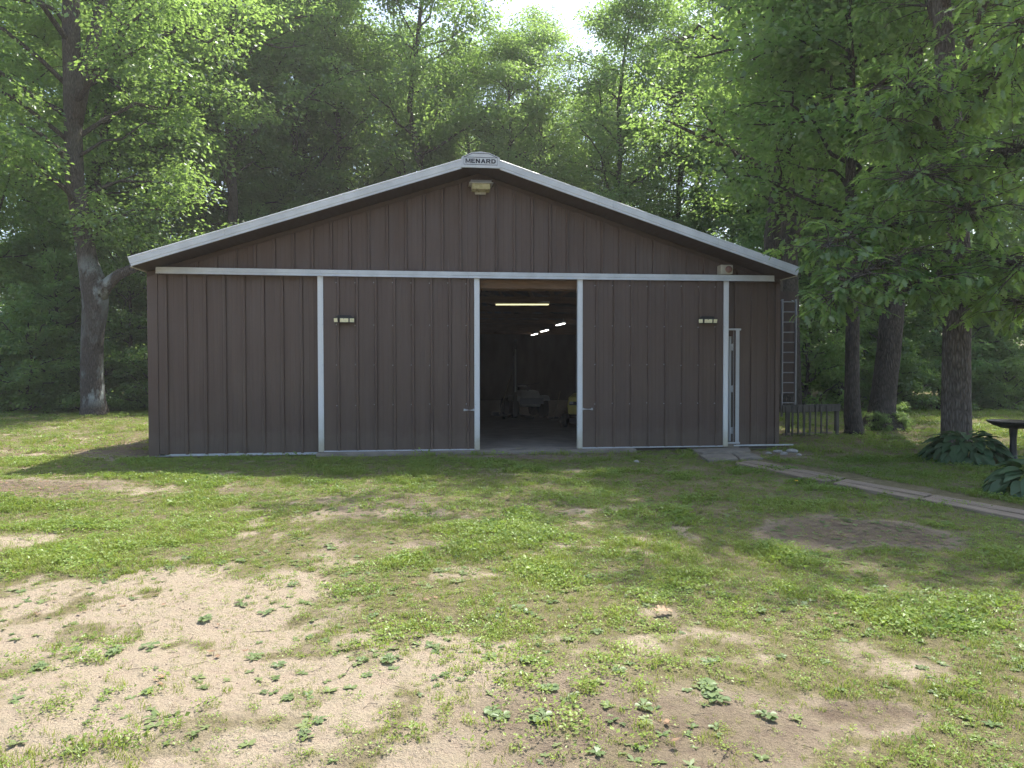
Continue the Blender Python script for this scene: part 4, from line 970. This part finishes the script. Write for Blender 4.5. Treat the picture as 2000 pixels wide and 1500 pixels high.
# --- the big forked oak at the left
B = at(186, 812, 22.9); B[2] = 0
def rel(px, py, dep=22.9): return at(px, py, dep) - B
tr = np.array([rel(186, 822), rel(186, 806), rel(183, 780), rel(180, 730), rel(181, 660), rel(187, 600), rel(186, 560), rel(172, 510), rel(160, 440), rel(146, 350), rel(143, 250), rel(141, 150), rel(139, 50), rel(140, -80), rel(145, -230), rel(150, -360)])
pxm = 22.9 / FPX
rd = np.array([42, 32, 27, 25, 25, 29, 31, 22, 21, 20, 19, 19, 19, 16, 10, 4]) * pxm * .80
ex = [(np.array([rel(190, 585), rel(208, 555, 22.7), rel(232, 535, 22.6), rel(262, 522, 22.8), rel(300, 505, 23.2), rel(345, 485, 24), rel(400, 462, 25)]), [.27, .21, .17, .145, .13, .10, .05]),
      (np.array([rel(146, 240), rel(165, 150, 23), rel(190, 50, 23.4), rel(215, -60, 24), rel(240, -180, 24.5)]), [.26, .22, .18, .14, .07]),
      (np.array([rel(143, 330), rel(115, 290, 22.2), rel(80, 260, 21.6), rel(40, 240, 21.0)]), [.12, .09, .06, .03])]
def env_left(c):
    w = c + B; l, d = latdep(w[:, 0], w[:, 1]); px = 1000 + l / d * FPX; py = 719 - (w[:, 2] - 1.52) / d * FPX
    return ~((d < 23.4) & (px > 112) & (px < 182) & (py > 60) & ~((py > 375) & (py < 450))) & (w[:, 2] > 4.6)
ms = make_tree_meshes('forked_oak', 501, 20, .5, 5.6, 4.8, 34, 520, 80, .16, M['bark_lichen'], M['leaf_forest'], tr, rd, env=env_left, extra_limbs=ex, sides=16)
put_tree('forked_oak', ms, B, 0, 1, 'large forked oak with pale lichen on its trunk, left of the barn')
# low leafy sprays hanging in front of that trunk
# --- forked tree behind the right end of the barn roof
B = place(535 / FPX * 24.0, 24.0)
rel = lambda px, py, dep=24.0: at(px, py, dep) - B
tr = np.array([rel(1541, 830), rel(1541, 760), rel(1540, 600), rel(1538, 450), rel(1534, 330), rel(1531, 260), rel(1528, 215), rel(1512, 170), rel(1505, 100), rel(1502, 0), rel(1500, -120), rel(1495, -260)])
rd = np.array([26, 22, 19, 17, 16, 17, 17, 9, 8, 7.5, 6, 2]) * 24 / FPX
ex = [(np.array([rel(1532, 225), rel(1548, 180), rel(1565, 120), rel(1570, 50), rel(1580, -60), rel(1590, -180)]), [.22, .17, .15, .13, .10, .04]),
      (np.array([rel(1525, 215), rel(1500, 165), rel(1480, 120), rel(1460, 70), rel(1440, 10)]), [.13, .12, .10, .08, .05]),
      (np.array([rel(1528, 212), rel(1480, 206), rel(1440, 208), rel(1400, 222)]), [.10, .08, .06, .03]),
      (np.array([rel(1536, 345), rel(1500, 330), rel(1450, 305), rel(1400, 280), rel(1350, 258), rel(1300, 235)]), [.13, .12, .10, .08, .06, .03]),
      (np.array([rel(1545, 480, 23.6), rel(1580, 420, 23.5), rel(1608, 330, 23.4), rel(1605, 250, 23.4), rel(1615, 180, 23.4), rel(1640, 90, 23.4), rel(1670, -20, 23.4)]), [.16, .15, .15, .14, .12, .09, .05]),
      (np.array([rel(1606, 335, 23.4), rel(1590, 265, 23.2), rel(1570, 225, 23.1)]), [.09, .07, .05])]
ms = make_tree_meshes('forked_tree', 502, 20, .35, 6.0, 5.0, 30, 330, 60, .16, M['bark_dark'], M['leaf_forest'], tr, rd, extra_limbs=ex, sides=12)
put_tree('forked_tree', ms, B, 0, 1, 'dark tree forking high above the right end of the barn roof')

# --- two trunks on the shady lawn
def lawn_tree(pxb, pyb, w_px, top_px, seed, H, R, cb, label, name, n_cl, leafm=M['leaf_forest'], flare=1.5):
    b = gp(pxb, pyb); d = latdep(b[0], b[1])[1]; b[2] = 0
    r = w_px / 2 * d / FPX; zs = np.array([-.1, .12, .4, .9, 2.0, 4.0, 7.0, 10.0, 13.0, 16.0, 20.]); zs[4:] *= H / 20; lx = (top_px - pxb) * d / FPX / 8.4
    tr = np.stack([np.array([*(RT[:2] * lx * z * .9), z]) + np.array([.04 * math.sin(z * 1.1 + seed), .04 * math.cos(z * .8 + seed), 0]) for z in zs]); tr[0, :2] = tr[1, :2] = 0
    rd = r * np.array([flare * 1.25, flare, 1.18, 1.05, 1.0, .94, .86, .76, .62, .40, .08])
    ms = make_tree_meshes(name, seed, H, r, cb, R, 32, n_cl, 70, .165, M['bark_dark'] if 'dark' in label else M['bark_oak'], leafm, tr, rd, sides=16)
    return put_tree(name, ms, (b[0], b[1], 0), 0, 1, label), b
lawn_tree(1668, 848, 27, 1650, 601, 10.5, 2.6, 4.6, 'slender dark leaning trunk right of the picket fence', 'lawn_tree', 300, flare=1.25)
lawn_tree(1722, 838, 44, 1775, 602, 20.5, 5.0, 8.2, 'thick dark trunk with a flared foot behind the slender leaning one', 'lawn_tree', 480, flare=1.75)
fb_ = place(7.0, 19.6)
put_tree('woodland_tree', make_tree_meshes('overhanging', 605, 22, .24, 8.6, 5.0, 34, 330, 62, .165, M['bark_dark'], M['leaf_forest']), (fb_[0], fb_[1], 0), 0, 1, 'tall tree close behind the right end of the barn, its crown overhanging the roof')
# leafy sprouts at the foot of the thick trunk
for (px, py, s) in ((1742, 836, .30), (1715, 842, .22), (1757, 840, .22)):
    p = gp(px, py); put_tree('shrub', SHR[0], (p[0], p[1], -.02), px, s, 'small leafy sprout at the foot of the thick dark trunk', 'sprouts at the foot of the thick trunk', 'sprout')

# --- the oak with big lobed leaves on the right
OB = place(868 / FPX * 12.9, 12.9)
def oak_leaves(points, dirs, size, rr):
    """lobed leaves: base point and pointing direction each -> matrices"""
    out = []
    for p, d in zip(points, dirs):
        d = Vector(d).normalized(); n_ = Vector((rr.normal() * .32, rr.normal() * .32, 1.0)); s_ = d.cross(n_).normalized(); n_ = s_.cross(d)
        L = size * rr.uniform(.7, 1.25)
        m = Matrix(((s_.x * L, d.x * L, n_.x * L, p[0]), (s_.y * L, d.y * L, n_.y * L, p[1]), (s_.z * L, d.z * L, n_.z * L, p[2]), (0, 0, 0, 1)))
        out.append(m)
    return out
half = [(0, 0), (.008, .0), (.012, .14), (.17, .22), (.055, .34), (.27, .47), (.10, .55), (.26, .72), (.09, .73), (.13, .90), (0, 1.0)]
def oak_unit():
    V = []; F_ = []; n = len(half)
    for w, l in half: V.append((0, l, -.22 * l * l))
    for w, l in half: V.append((w, l, .22 * w - .22 * l * l - .25 * w * w))
    for w, l in half: V.append((-w, l, .22 * w - .22 * l * l - .25 * w * w))
    for i in range(n - 1): F_.append((i, n + i, n + i + 1, i + 1)); F_.append((i, i + 1, 2 * n + i + 1, 2 * n + i))
    return np.array(V), np.array(F_)
UV_, UF_ = oak_unit()
def lobed_crown(name, mats, tints, mat):
    A = np.array([[list(r) for r in m] for m in mats]); n = len(A); k = len(UV_)
    P = np.einsum('nij,kj->nki', A[:, :3, :3], UV_) + A[:, None, :3, 3]
    F_ = (UF_[None] + (np.arange(n) * k)[:, None, None]).reshape(-1, 4)
    return mesh_np(name, P.reshape(-1, 3), F_, mat, np.repeat(tints, k))
def lobed_oak(name, base, trunk, rad, limbs, label, seed, n_parts, bark, size, spray=8, per_limb=60, spread=.75, hang=.25):
    rr = np.random.default_rng(seed); t = empty(name, base, 0, label, 'tree'); mb = MB().tube(trunk, list(rad), 18, wob=.03, seed=seed)
    P, D, TT = [], [], []
    for path, r0, n_sp, sp in limbs:
        path = np.asarray(path, float); q = len(path); mb.tube(path, list(np.linspace(r0, .012, q)), 7)
        for i in range(int(n_sp * 2.2)):
            f = rr.uniform(.22, 1.0) ** .8 * (q - 1); j = min(int(f), q - 2); a = path[j] * (1 - (f - j)) + path[j + 1] * (f - j)
            off = rr.normal(size=3) * np.array([sp, sp, sp * .42]); e = a + off; e[2] -= hang * abs(rr.normal()) * sp
            tw = limb_path(a, e, rr, 4, .08, .05); mb.tube(tw, [.012, .009, .006, .003], 4, False)
            dirv = (tw[3] - tw[2]); dirv /= np.linalg.norm(dirv) + 1e-9; tn = rr.random()
            for k_ in range(spray):
                b = tw[2] * (1 - k_ / spray) + tw[3] * (k_ / spray); aa = rr.uniform(0, 6.283)
                dd_ = dirv * .75 + np.array([math.cos(aa), math.sin(aa), -.25 + rr.normal() * .2]) * .9
                P.append(b + rr.normal(size=3) * .02); D.append(dd_); TT.append(.55 * tn + .45 * rr.random())
    link(bpy.data.objects.new('trunk', mb.mesh(name + '_trunk', bark, True)), t)
    mats = oak_leaves(P, D, size, rr); TT = np.array(TT); W = np.array(P) + np.asarray(base)
    l, d = latdep(W[:, 0], W[:, 1]); vis = (np.abs(l / d) < .70) & (np.abs((W[:, 2] - 1.52) / d - (-0.02)) < .53)
    order = np.argsort(np.where(vis, d, d + 100)); sel = order[:n_parts]; keep = np.ones(len(mats), bool); keep[sel] = False
    crown = link(bpy.data.objects.new('crown', lobed_crown(name + '_crown', [m for m, k_ in zip(mats, keep) if k_], TT[keep], M['leaf_oak'])), t); crown['kind'] = 'stuff'
    if n_parts:
        lm = []
        for i in range(3):
            lm.append(mesh_np('oak_leaf', UV_, UF_, M['leaf_oak'], np.full(len(UV_), .2 + .4 * i)))
        for i in sel:
            o = bpy.data.objects.new('leaf', lm[int(rr.integers(3))]); link(o, t); o.matrix_local = mats[i]
    return t
rl = lambda px, py, dep, B=OB: at(px, py, dep) - B
trunk = np.array([rl(1868, 905, 12.9), rl(1868, 880, 12.9), rl(1868, 850, 12.9), rl(1868, 780, 12.9), rl(1869, 680, 12.9), rl(1872, 560, 12.9), rl(1868, 430, 12.9), rl(1865, 300, 12.9), rl(1850, 150, 12.9), rl(1840, 0, 12.9), rl(1835, -200, 12.9), rl(1830, -420, 13.0)]); trunk[0, 2] = -.1
rad = np.array([36, 29, 26.5, 25, 24, 23, 22, 20, 18, 16, 12, 5]) * 12.9 / FPX
limbs = [([rl(1868, 470, 12.9), rl(1800, 440, 12.2), rl(1720, 440, 11.6), rl(1665, 455, 11.2), rl(1605, 485, 11.0)], .07, 46, .40),
         ([rl(1868, 520, 12.9), rl(1800, 500, 11.6), rl(1740, 510, 10.8), rl(1670, 540, 10.4), rl(1615, 590, 10.3)], .07, 46, .40),
         ([rl(1868, 560, 12.9), rl(1850, 530, 11.8), rl(1820, 540, 10.8), rl(1780, 570, 10.2)], .06, 34, .42),
         ([rl(1868, 520, 12.9), rl(1920, 500, 11.6), rl(1960, 510, 10.6), rl(2010, 530, 10.0)], .06, 44, .50),
         ([rl(1868, 600, 12.9), rl(1930, 580, 12.0), rl(1980, 590, 11.4), rl(2040, 600, 11.0)], .05, 30, .45),
         ([rl(1866, 360, 12.9), rl(1810, 300, 12.0), rl(1760, 260, 11.2), rl(1715, 215, 10.8)], .07, 30, .45),
         ([rl(1866, 330, 12.9), rl(1830, 240, 11.8), rl(1800, 180, 11.0), rl(1770, 165, 10.6)], .07, 32, .50),
         ([rl(1864, 280, 12.9), rl(1910, 200, 11.8), rl(1950, 150, 11.0), rl(1990, 110, 10.4)], .07, 40, .55),
         ([rl(1866, 380, 12.9), rl(1910, 330, 11.8), rl(1960, 300, 11.0), rl(2020, 290, 10.4)], .07, 40, .55),
         ([rl(1866, 400, 12.9), rl(1830, 350, 11.8), rl(1800, 340, 11.0), rl(1770, 350, 10.6)], .06, 30, .50),
         ([rl(1868, 440, 12.9), rl(1880, 400, 11.6), rl(1890, 400, 10.8), rl(1895, 420, 10.2)], .06, 36, .55),
         ([rl(1864, 200, 12.9), rl(1900, 60, 12.2), rl(1960, -60, 11.8), rl(2040, -160, 11.4)], .09, 30, .7),
         ([rl(1850, 120, 12.9), rl(1820, 20, 13.4), rl(1780, -100, 13.8), rl(1720, -220, 14.2)], .09, 46, .8),
         ([rl(1845, 40, 12.9), rl(1860, -120, 12.3), rl(1880, -300, 12.0), rl(1900, -450, 11.6)], .09, 46, .9),
         ([rl(1840, -60, 12.9), rl(1760, -240, 13.0), rl(1690, -420, 13.2), rl(1610, -520, 13.4)], .08, 60, 1.0),
         ([rl(1838, -150, 12.9), rl(1850, -330, 14), rl(1860, -480, 15), rl(1850, -600, 16)], .08, 60, 1.0)]
lobed_oak('lobed_oak', OB, trunk, rad, limbs, 'oak with large bright lobed leaves, hostas round its trunk, at the right', 701, 290, M['bark_oak'], .18)
# a neighbour whose branches come in from the right, above
NB = place(10.2, 9.6)
rl2 = lambda px, py, dep: at(px, py, dep) - NB
tk = np.array([[0, 0, -.1], [0, 0, .2], [.02, 0, 1.5], [.05, .02, 3.5], [.05, .0, 6.0], [0, .1, 9.0], [0, .1, 12.0]]); tr_ = np.array([.40, .32, .27, .24, .21, .15, .05])
limbs2 = [([tk[3], rl2(2200, 200, 9.0), rl2(2080, 90, 8.6), rl2(1985, 40, 8.4)], .07, 26, .40),
          ([tk[4], rl2(2250, -50, 9.0), rl2(2120, -60, 8.8), rl2(2020, -10, 8.6)], .07, 30, .5),
          ([tk[4], rl2(2200, -300, 9.6), rl2(2000, -420, 10.0), rl2(1860, -480, 10.4)], .08, 46, .8),
          ([tk[5], rl2(2300, -500, 10.4), rl2(2100, -560, 11.0), rl2(1900, -620, 11.6)], .08, 46, .9),
          ([tk[3], rl2(2350, 200, 8.6), rl2(2250, 260, 8.0), rl2(2150, 300, 7.8)], .06, 26, .5)]
lobed_oak('lobed_oak', NB, tk, tr_, limbs2, 'oak branches with pale young leaves entering at the top right corner', 702, 60, M['bark_oak'], .18)

# ================================================================== GRASS AND LOW GROWTH (nobody could count these)
def tuft_obj(name, V, F_, mat):
    me = bpy.data.meshes.new(name); me.from_pydata([tuple(v) for v in V], [], F_); me.materials.append(mat)
    return bpy.data.objects.new(name, me)          # not linked to the scene: only a shape for the scatter below
def grass_tuft(seed, n, h, spread, w):
    rr = np.random.default_rng(seed); V = []; F_ = []
    for i in range(n):
        a = rr.random() * 6.283; r = spread * math.sqrt(rr.random()); x, y = r * math.cos(a), r * math.sin(a)
        b = rr.random() * 6.283; L = h * rr.uniform(.45, 1.15); ben = rr.uniform(.25, 1.0) * L; o = len(V); c_, s_ = math.cos(b), math.sin(b); ww = w * rr.uniform(.7, 1.3)
        for t, k in ((0, 1.0), (.55, .8)):
            for sg in (-1, 1): V.append((x + c_ * ben * t * t - s_ * ww * k * sg, y + s_ * ben * t * t + c_ * ww * k * sg, L * t * (1.15 - .3 * t)))
        V.append((x + c_ * ben, y + s_ * ben, L * .85)); F_ += [(o, o + 1, o + 3, o + 2), (o + 2, o + 3, o + 4)]
    return V, F_
def cover_tuft(seed, n, spread, s):
    rr = np.random.default_rng(seed); V = []; F_ = []
    for i in range(n):
        a = rr.random() * 6.283; r = spread * math.sqrt(rr.random()); z = rr.uniform(.008, .035); c = np.array([r * math.cos(a), r * math.sin(a), z])
        b = rr.random() * 6.283; d = np.array([math.cos(b), math.sin(b), rr.uniform(-.2, .6)]); d /= np.linalg.norm(d); nr = np.array([rr.normal() * .4, rr.normal() * .4, 1]); sd_ = np.cross(d, nr); sd_ /= np.linalg.norm(sd_)
        L = s * rr.uniform(.7, 1.5); w = L * rr.uniform(.22, .42); o = len(V); up = np.cross(sd_, d)
        V += [c, c + d * L * .5 + sd_ * w + up * L * .08, c + d * L, c + d * L * .5 - sd_ * w + up * L * .08]; F_.append((o, o + 1, o + 2, o + 3))
    return V, F_
def scatter(name, pts, rot, scl, tint, shapes, label=None):
    me = bpy.data.meshes.new(name); me.vertices.add(len(pts)); me.vertices.foreach_set('co', np.asarray(pts, np.float32).ravel())
    for nm, ty, key, arr in (('rot', 'FLOAT_VECTOR', 'vector', rot), ('scl', 'FLOAT', 'value', scl), ('tint', 'FLOAT', 'value', tint)):
        a = me.attributes.new(nm, ty, 'POINT'); a.data.foreach_set(key, np.asarray(arr, np.float32).ravel())
    o = link(bpy.data.objects.new(name, me)); o['kind'] = 'stuff'
    ng = bpy.data.node_groups.new(name + '_scatter', 'GeometryNodeTree')
    ng.interface.new_socket('Geometry', in_out='INPUT', socket_type='NodeSocketGeometry'); ng.interface.new_socket('Geometry', in_out='OUTPUT', socket_type='NodeSocketGeometry')
    gi = ng.nodes.new('NodeGroupInput'); go = ng.nodes.new('NodeGroupOutput'); iop = ng.nodes.new('GeometryNodeInstanceOnPoints'); g2i = ng.nodes.new('GeometryNodeGeometryToInstance')
    for s in reversed(shapes):
        oi = ng.nodes.new('GeometryNodeObjectInfo'); oi.inputs['Object'].default_value = s; oi.transform_space = 'ORIGINAL'
        ng.links.new(oi.outputs['Geometry'], g2i.inputs[0])
    ng.links.new(gi.outputs[0], iop.inputs['Points']); ng.links.new(g2i.outputs[0], iop.inputs['Instance']); iop.inputs['Pick Instance'].default_value = True
    def na(nm, ty):
        n = ng.nodes.new('GeometryNodeInputNamedAttribute'); n.data_type = ty; n.inputs[0].default_value = nm; return n.outputs[0]
    ri = ng.nodes.new('FunctionNodeRandomValue'); ri.data_type = 'INT'; ri.inputs[4].default_value = 0; ri.inputs[5].default_value = len(shapes) - 1
    ng.links.new(ri.outputs[2], iop.inputs['Instance Index'])
    e2r = ng.nodes.new('FunctionNodeEulerToRotation'); ng.links.new(na('rot', 'FLOAT_VECTOR'), e2r.inputs[0]); ng.links.new(e2r.outputs[0], iop.inputs['Rotation'])
    ng.links.new(na('scl', 'FLOAT'), iop.inputs['Scale']); ng.links.new(iop.outputs[0], go.inputs[0])
    md = o.modifiers.new('scatter', 'NODES'); md.node_group = ng
    return o
rg = np.random.default_rng(99)
def sample(n, d0, d1, half=.95):
    d = np.sqrt(rg.uniform(d0 * d0, d1 * d1, n)); l = rg.uniform(-half, half, n) * d
    x = CAM[0] + RT[0] * l + FW[0] * d; y = CAM[1] + RT[1] * l + FW[1] * d
    ok = ~((np.abs(x) < HW + .01) & (y > -.06) & (y < BARN_L)); return x[ok], y[ok], l[ok], d[ok]
def keep_off(x, y):
    """no grass through the concrete pads and boards"""
    m = np.ones(len(x), bool)
    for quad in ([(1350, 873), (1468, 872), (1492, 895), (1440, 901), (1362, 900)], [(1440, 899), (1478, 896), (2180, 1026), (2160, 1046)]):
        P = [gp(*q)[:2] for q in quad]; ins = np.ones(len(x), bool)
        for a, b in zip(P, P[1:] + P[:1]): ins &= ((b[0] - a[0]) * (y - a[1]) - (b[1] - a[1]) * (x - a[0])) < 0
        m &= ~ins
    return m
GT = [tuft_obj('tuft', *grass_tuft(i, 11, .036 + .008 * (i % 3), .038, .0019), M['grass']) for i in range(6)]
CT = [tuft_obj('cover', *cover_tuft(i, 13, .055, .019), M['clover']) for i in range(5)]
STR = [tuft_obj('straw', *grass_tuft(40 + i, 6, .055, .05, .0013), M['straw']) for i in range(4)]
def band(n, d0, d1, s, power, which):
    x, y, l, d = sample(n, d0, d1); sa, so, g = covers(x, y); patch = fbm(x * .8 + 50, y * .8, 3); f2 = fbm(x * 2.6 - 20, y * 2.6, 3)
    if which == 'grass': pr = g ** power * (.35 + .65 * sstep(.35, .62, patch)) + .05 + .26 * sstep(.42, .66, f2)
    elif which == 'cover': pr = g ** power * (.30 + .70 * sstep(.62, .38, patch)) + .02 + .14 * sstep(.58, .36, f2)
    else: pr = (.30 + .5 * np.clip(so * .8 + .25 * g, 0, 1)) * sstep(.40, .62, f2)
    ok = (rg.random(len(x)) < pr) & keep_off(x, y); x, y, d, g, patch = x[ok], y[ok], d[ok], g[ok], patch[ok]; k = len(x)
    z = height(x, y)
    big = fbm(x * .30 + 90, y * .30 + 4, 3)
    l_ = (x - CAM[0]) * RT[0] + (y - CAM[1]) * RT[1]
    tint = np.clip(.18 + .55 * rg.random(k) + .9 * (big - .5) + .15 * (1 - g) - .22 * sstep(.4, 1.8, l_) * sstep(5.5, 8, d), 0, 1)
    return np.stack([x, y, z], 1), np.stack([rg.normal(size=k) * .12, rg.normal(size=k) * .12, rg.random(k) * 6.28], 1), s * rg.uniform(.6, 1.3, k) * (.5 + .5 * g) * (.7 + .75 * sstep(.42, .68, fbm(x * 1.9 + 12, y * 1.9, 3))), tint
def bands(name, specs, which, shapes):
    R_ = [band(*sp, which) for sp in specs]; scatter(name, *[np.concatenate([r[i] for r in R_]) for i in range(4)], shapes); return sum(len(r[0]) for r in R_)
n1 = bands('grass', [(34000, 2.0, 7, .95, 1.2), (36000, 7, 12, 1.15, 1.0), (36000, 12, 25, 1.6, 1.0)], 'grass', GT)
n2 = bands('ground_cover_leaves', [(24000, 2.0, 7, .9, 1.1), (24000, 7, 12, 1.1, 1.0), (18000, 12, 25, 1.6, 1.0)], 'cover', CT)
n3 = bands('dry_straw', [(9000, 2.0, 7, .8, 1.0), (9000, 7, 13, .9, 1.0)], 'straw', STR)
# tiny weed rosettes, twigs and pebbles on the open ground
def mini_rosette(seed):
    rr = np.random.default_rng(seed); V = []; F_ = []
    for i in range(int(rr.integers(5, 9))):
        a = rr.random() * 6.28; L = rr.uniform(.018, .045); w = L * rr.uniform(.2, .34); up = rr.uniform(0, .5); c_, s_ = math.cos(a), math.sin(a); o = len(V)
        for r_, k_ in ((0.0, .25), (.55, 1.0), (1.0, .15)):
            for sg in (-1, 1): V.append((c_ * L * r_ - s_ * w * k_ * sg, s_ * L * r_ + c_ * w * k_ * sg, .004 + up * L * r_ * (1.1 - .6 * r_)))
        F_ += [(o, o + 1, o + 3, o + 2), (o + 2, o + 3, o + 5, o + 4)]
    return V, F_
def twig(seed):
    rr = np.random.default_rng(seed); m = MB(); L = rr.uniform(.03, .10); m.tube([(-L, 0, .004), (0, rr.normal() * .008, .006), (L, rr.normal() * .01, .004)], [.0018, .0015, .0008], 4)
    return m.v, m.f
def pebble(seed):
    rr = np.random.default_rng(seed); m = MB(); r = rr.uniform(.004, .009)
    m.lathe([(r * .5, 0), (r, r * .3), (r * .8, r * .7), (r * .3, r * .95)], (0, 0, -.002), 6); return m.v, m.f
def open_ground(n, d0, d1, f):
    x, y, l, d = sample(n, d0, d1); sa, so, g = covers(x, y); n2_ = fbm(x * 2.0 + 70, y * 2.0, 3)
    ok = (rg.random(len(x)) < f(sa, so, g, n2_)) & keep_off(x, y); x, y = x[ok], y[ok]; k = len(x)
    return np.stack([x, y, height(x, y)], 1), np.stack([rg.normal(size=k) * .1, rg.normal(size=k) * .1, rg.random(k) * 6.28], 1), rg.uniform(.45, 1.15, k), rg.random(k)
M['mini'] = leaf_mat('small_weed_leaf', (0.11, 0.165, 0.065), (0.22, 0.26, 0.11), (0.25, 0.35, 0.10), 0.25, 0.02, True)
scatter('small_weeds', *open_ground(9000, 2.0, 8.5, lambda sa, so, g, m_: (.05 + .5 * sstep(.45, .65, m_)) * (1 - .45 * sa)), [tuft_obj('rosette', *mini_rosette(i), M['mini']) for i in range(6)])
xw = np.concatenate([rg.uniform(-5.85, XD['l1'], 150), rg.uniform(XD['r0'], XD['r1'] - .6, 30), rg.uniform(XD['r1'] + .6, 6.2, 25)]); yw = -.17 - np.abs(rg.normal(size=len(xw))) * .10; kw = len(xw)
scatter('wall_foot_weeds', np.stack([xw, yw, height(xw, yw)], 1), np.stack([rg.normal(size=kw) * .15, rg.normal(size=kw) * .15, rg.random(kw) * 6.28], 1), rg.uniform(.9, 2.6, kw) * (fbm(xw * 1.7, yw, 3) + .3), rg.random(kw), GT[:3] + CT[:2])
scatter('twigs', *open_ground(1800, 2.0, 9, lambda sa, so, g, m_: .25 + .6 * so), [tuft_obj('twig', *twig(i), M['bark_oak']) for i in range(5)])
scatter('pebbles', *open_ground(2600, 2.0, 7, lambda sa, so, g, m_: .2 + .6 * sa), [tuft_obj('pebble', *pebble(i), M['pebble']) for i in range(4)])
# leaf litter where leaves gather: the left corner, the doorway, under the trees
def litter_leaf(seed):
    rr = np.random.default_rng(seed); V = []; F_ = []
    for i in range(5):
        c = np.array([rr.normal() * .07, rr.normal() * .07, rr.uniform(.000, .006)]); a = rr.random() * 6.28; L = rr.uniform(.03, .055); w = L * .3; d = np.array([math.cos(a), math.sin(a), rr.normal() * .08]); s_ = np.array([-math.sin(a), math.cos(a), rr.normal() * .15]); o = len(V)
        V += [c, c + d * L * .5 + s_ * w, c + d * L, c + d * L * .5 - s_ * w]; F_.append((o, o + 1, o + 2, o + 3))
    return V, F_
LL = [tuft_obj('litter', *litter_leaf(i), M['litter']) for i in range(4)]
x, y, l, d = sample(60000, 2.2, 26)
pr = np.maximum.reduce([blob(x, y, 250, 868, 1.6, 3.0, .6, .5) * .8, blob(x, y, 1030, 893, 2.6, .55, .8, .5) * .55, blob(x, y, 30, 955, 1.4, .6, .6, .5) * .4, blob(x, y, 1700, 850, 2.4, 2.2, .7, .5) * .7, blob(x, y, 170, 815, 3, 3, .6, .5) * .6, .008 + .02 * (d > 8)])
ok = (rg.random(len(x)) < pr) & keep_off(x, y); x, y = x[ok], y[ok]; k = len(x)
scatter('leaf_litter', np.stack([x, y, height(x, y)], 1), np.stack([rg.normal(size=k) * .15, rg.normal(size=k) * .15, rg.random(k) * 6.28], 1), rg.uniform(.7, 1.3, k), rg.random(k), LL)
print('grass', n1, n2, n3, k)

# ================================================================== HAZE: thin volume added to pale the woods, standing in for lens veil
hz = MB().box((-90, -40, -2.0), (90, 100, 34.0)).build('added_haze', M['white'])
m, nt, out = nodes_of('veil_haze'); pv = N(nt, 'ShaderNodeVolumePrincipled'); pv.inputs['Density'].default_value = 0.0010; pv.inputs['Color'].default_value = (1.0, 0.985, 0.96, 1); pv.inputs['Anisotropy'].default_value = 0.3
nt.links.new(pv.outputs[0], out.inputs['Volume']); hz.data.materials.clear(); hz.data.materials.append(m); hz['kind'] = 'stuff'
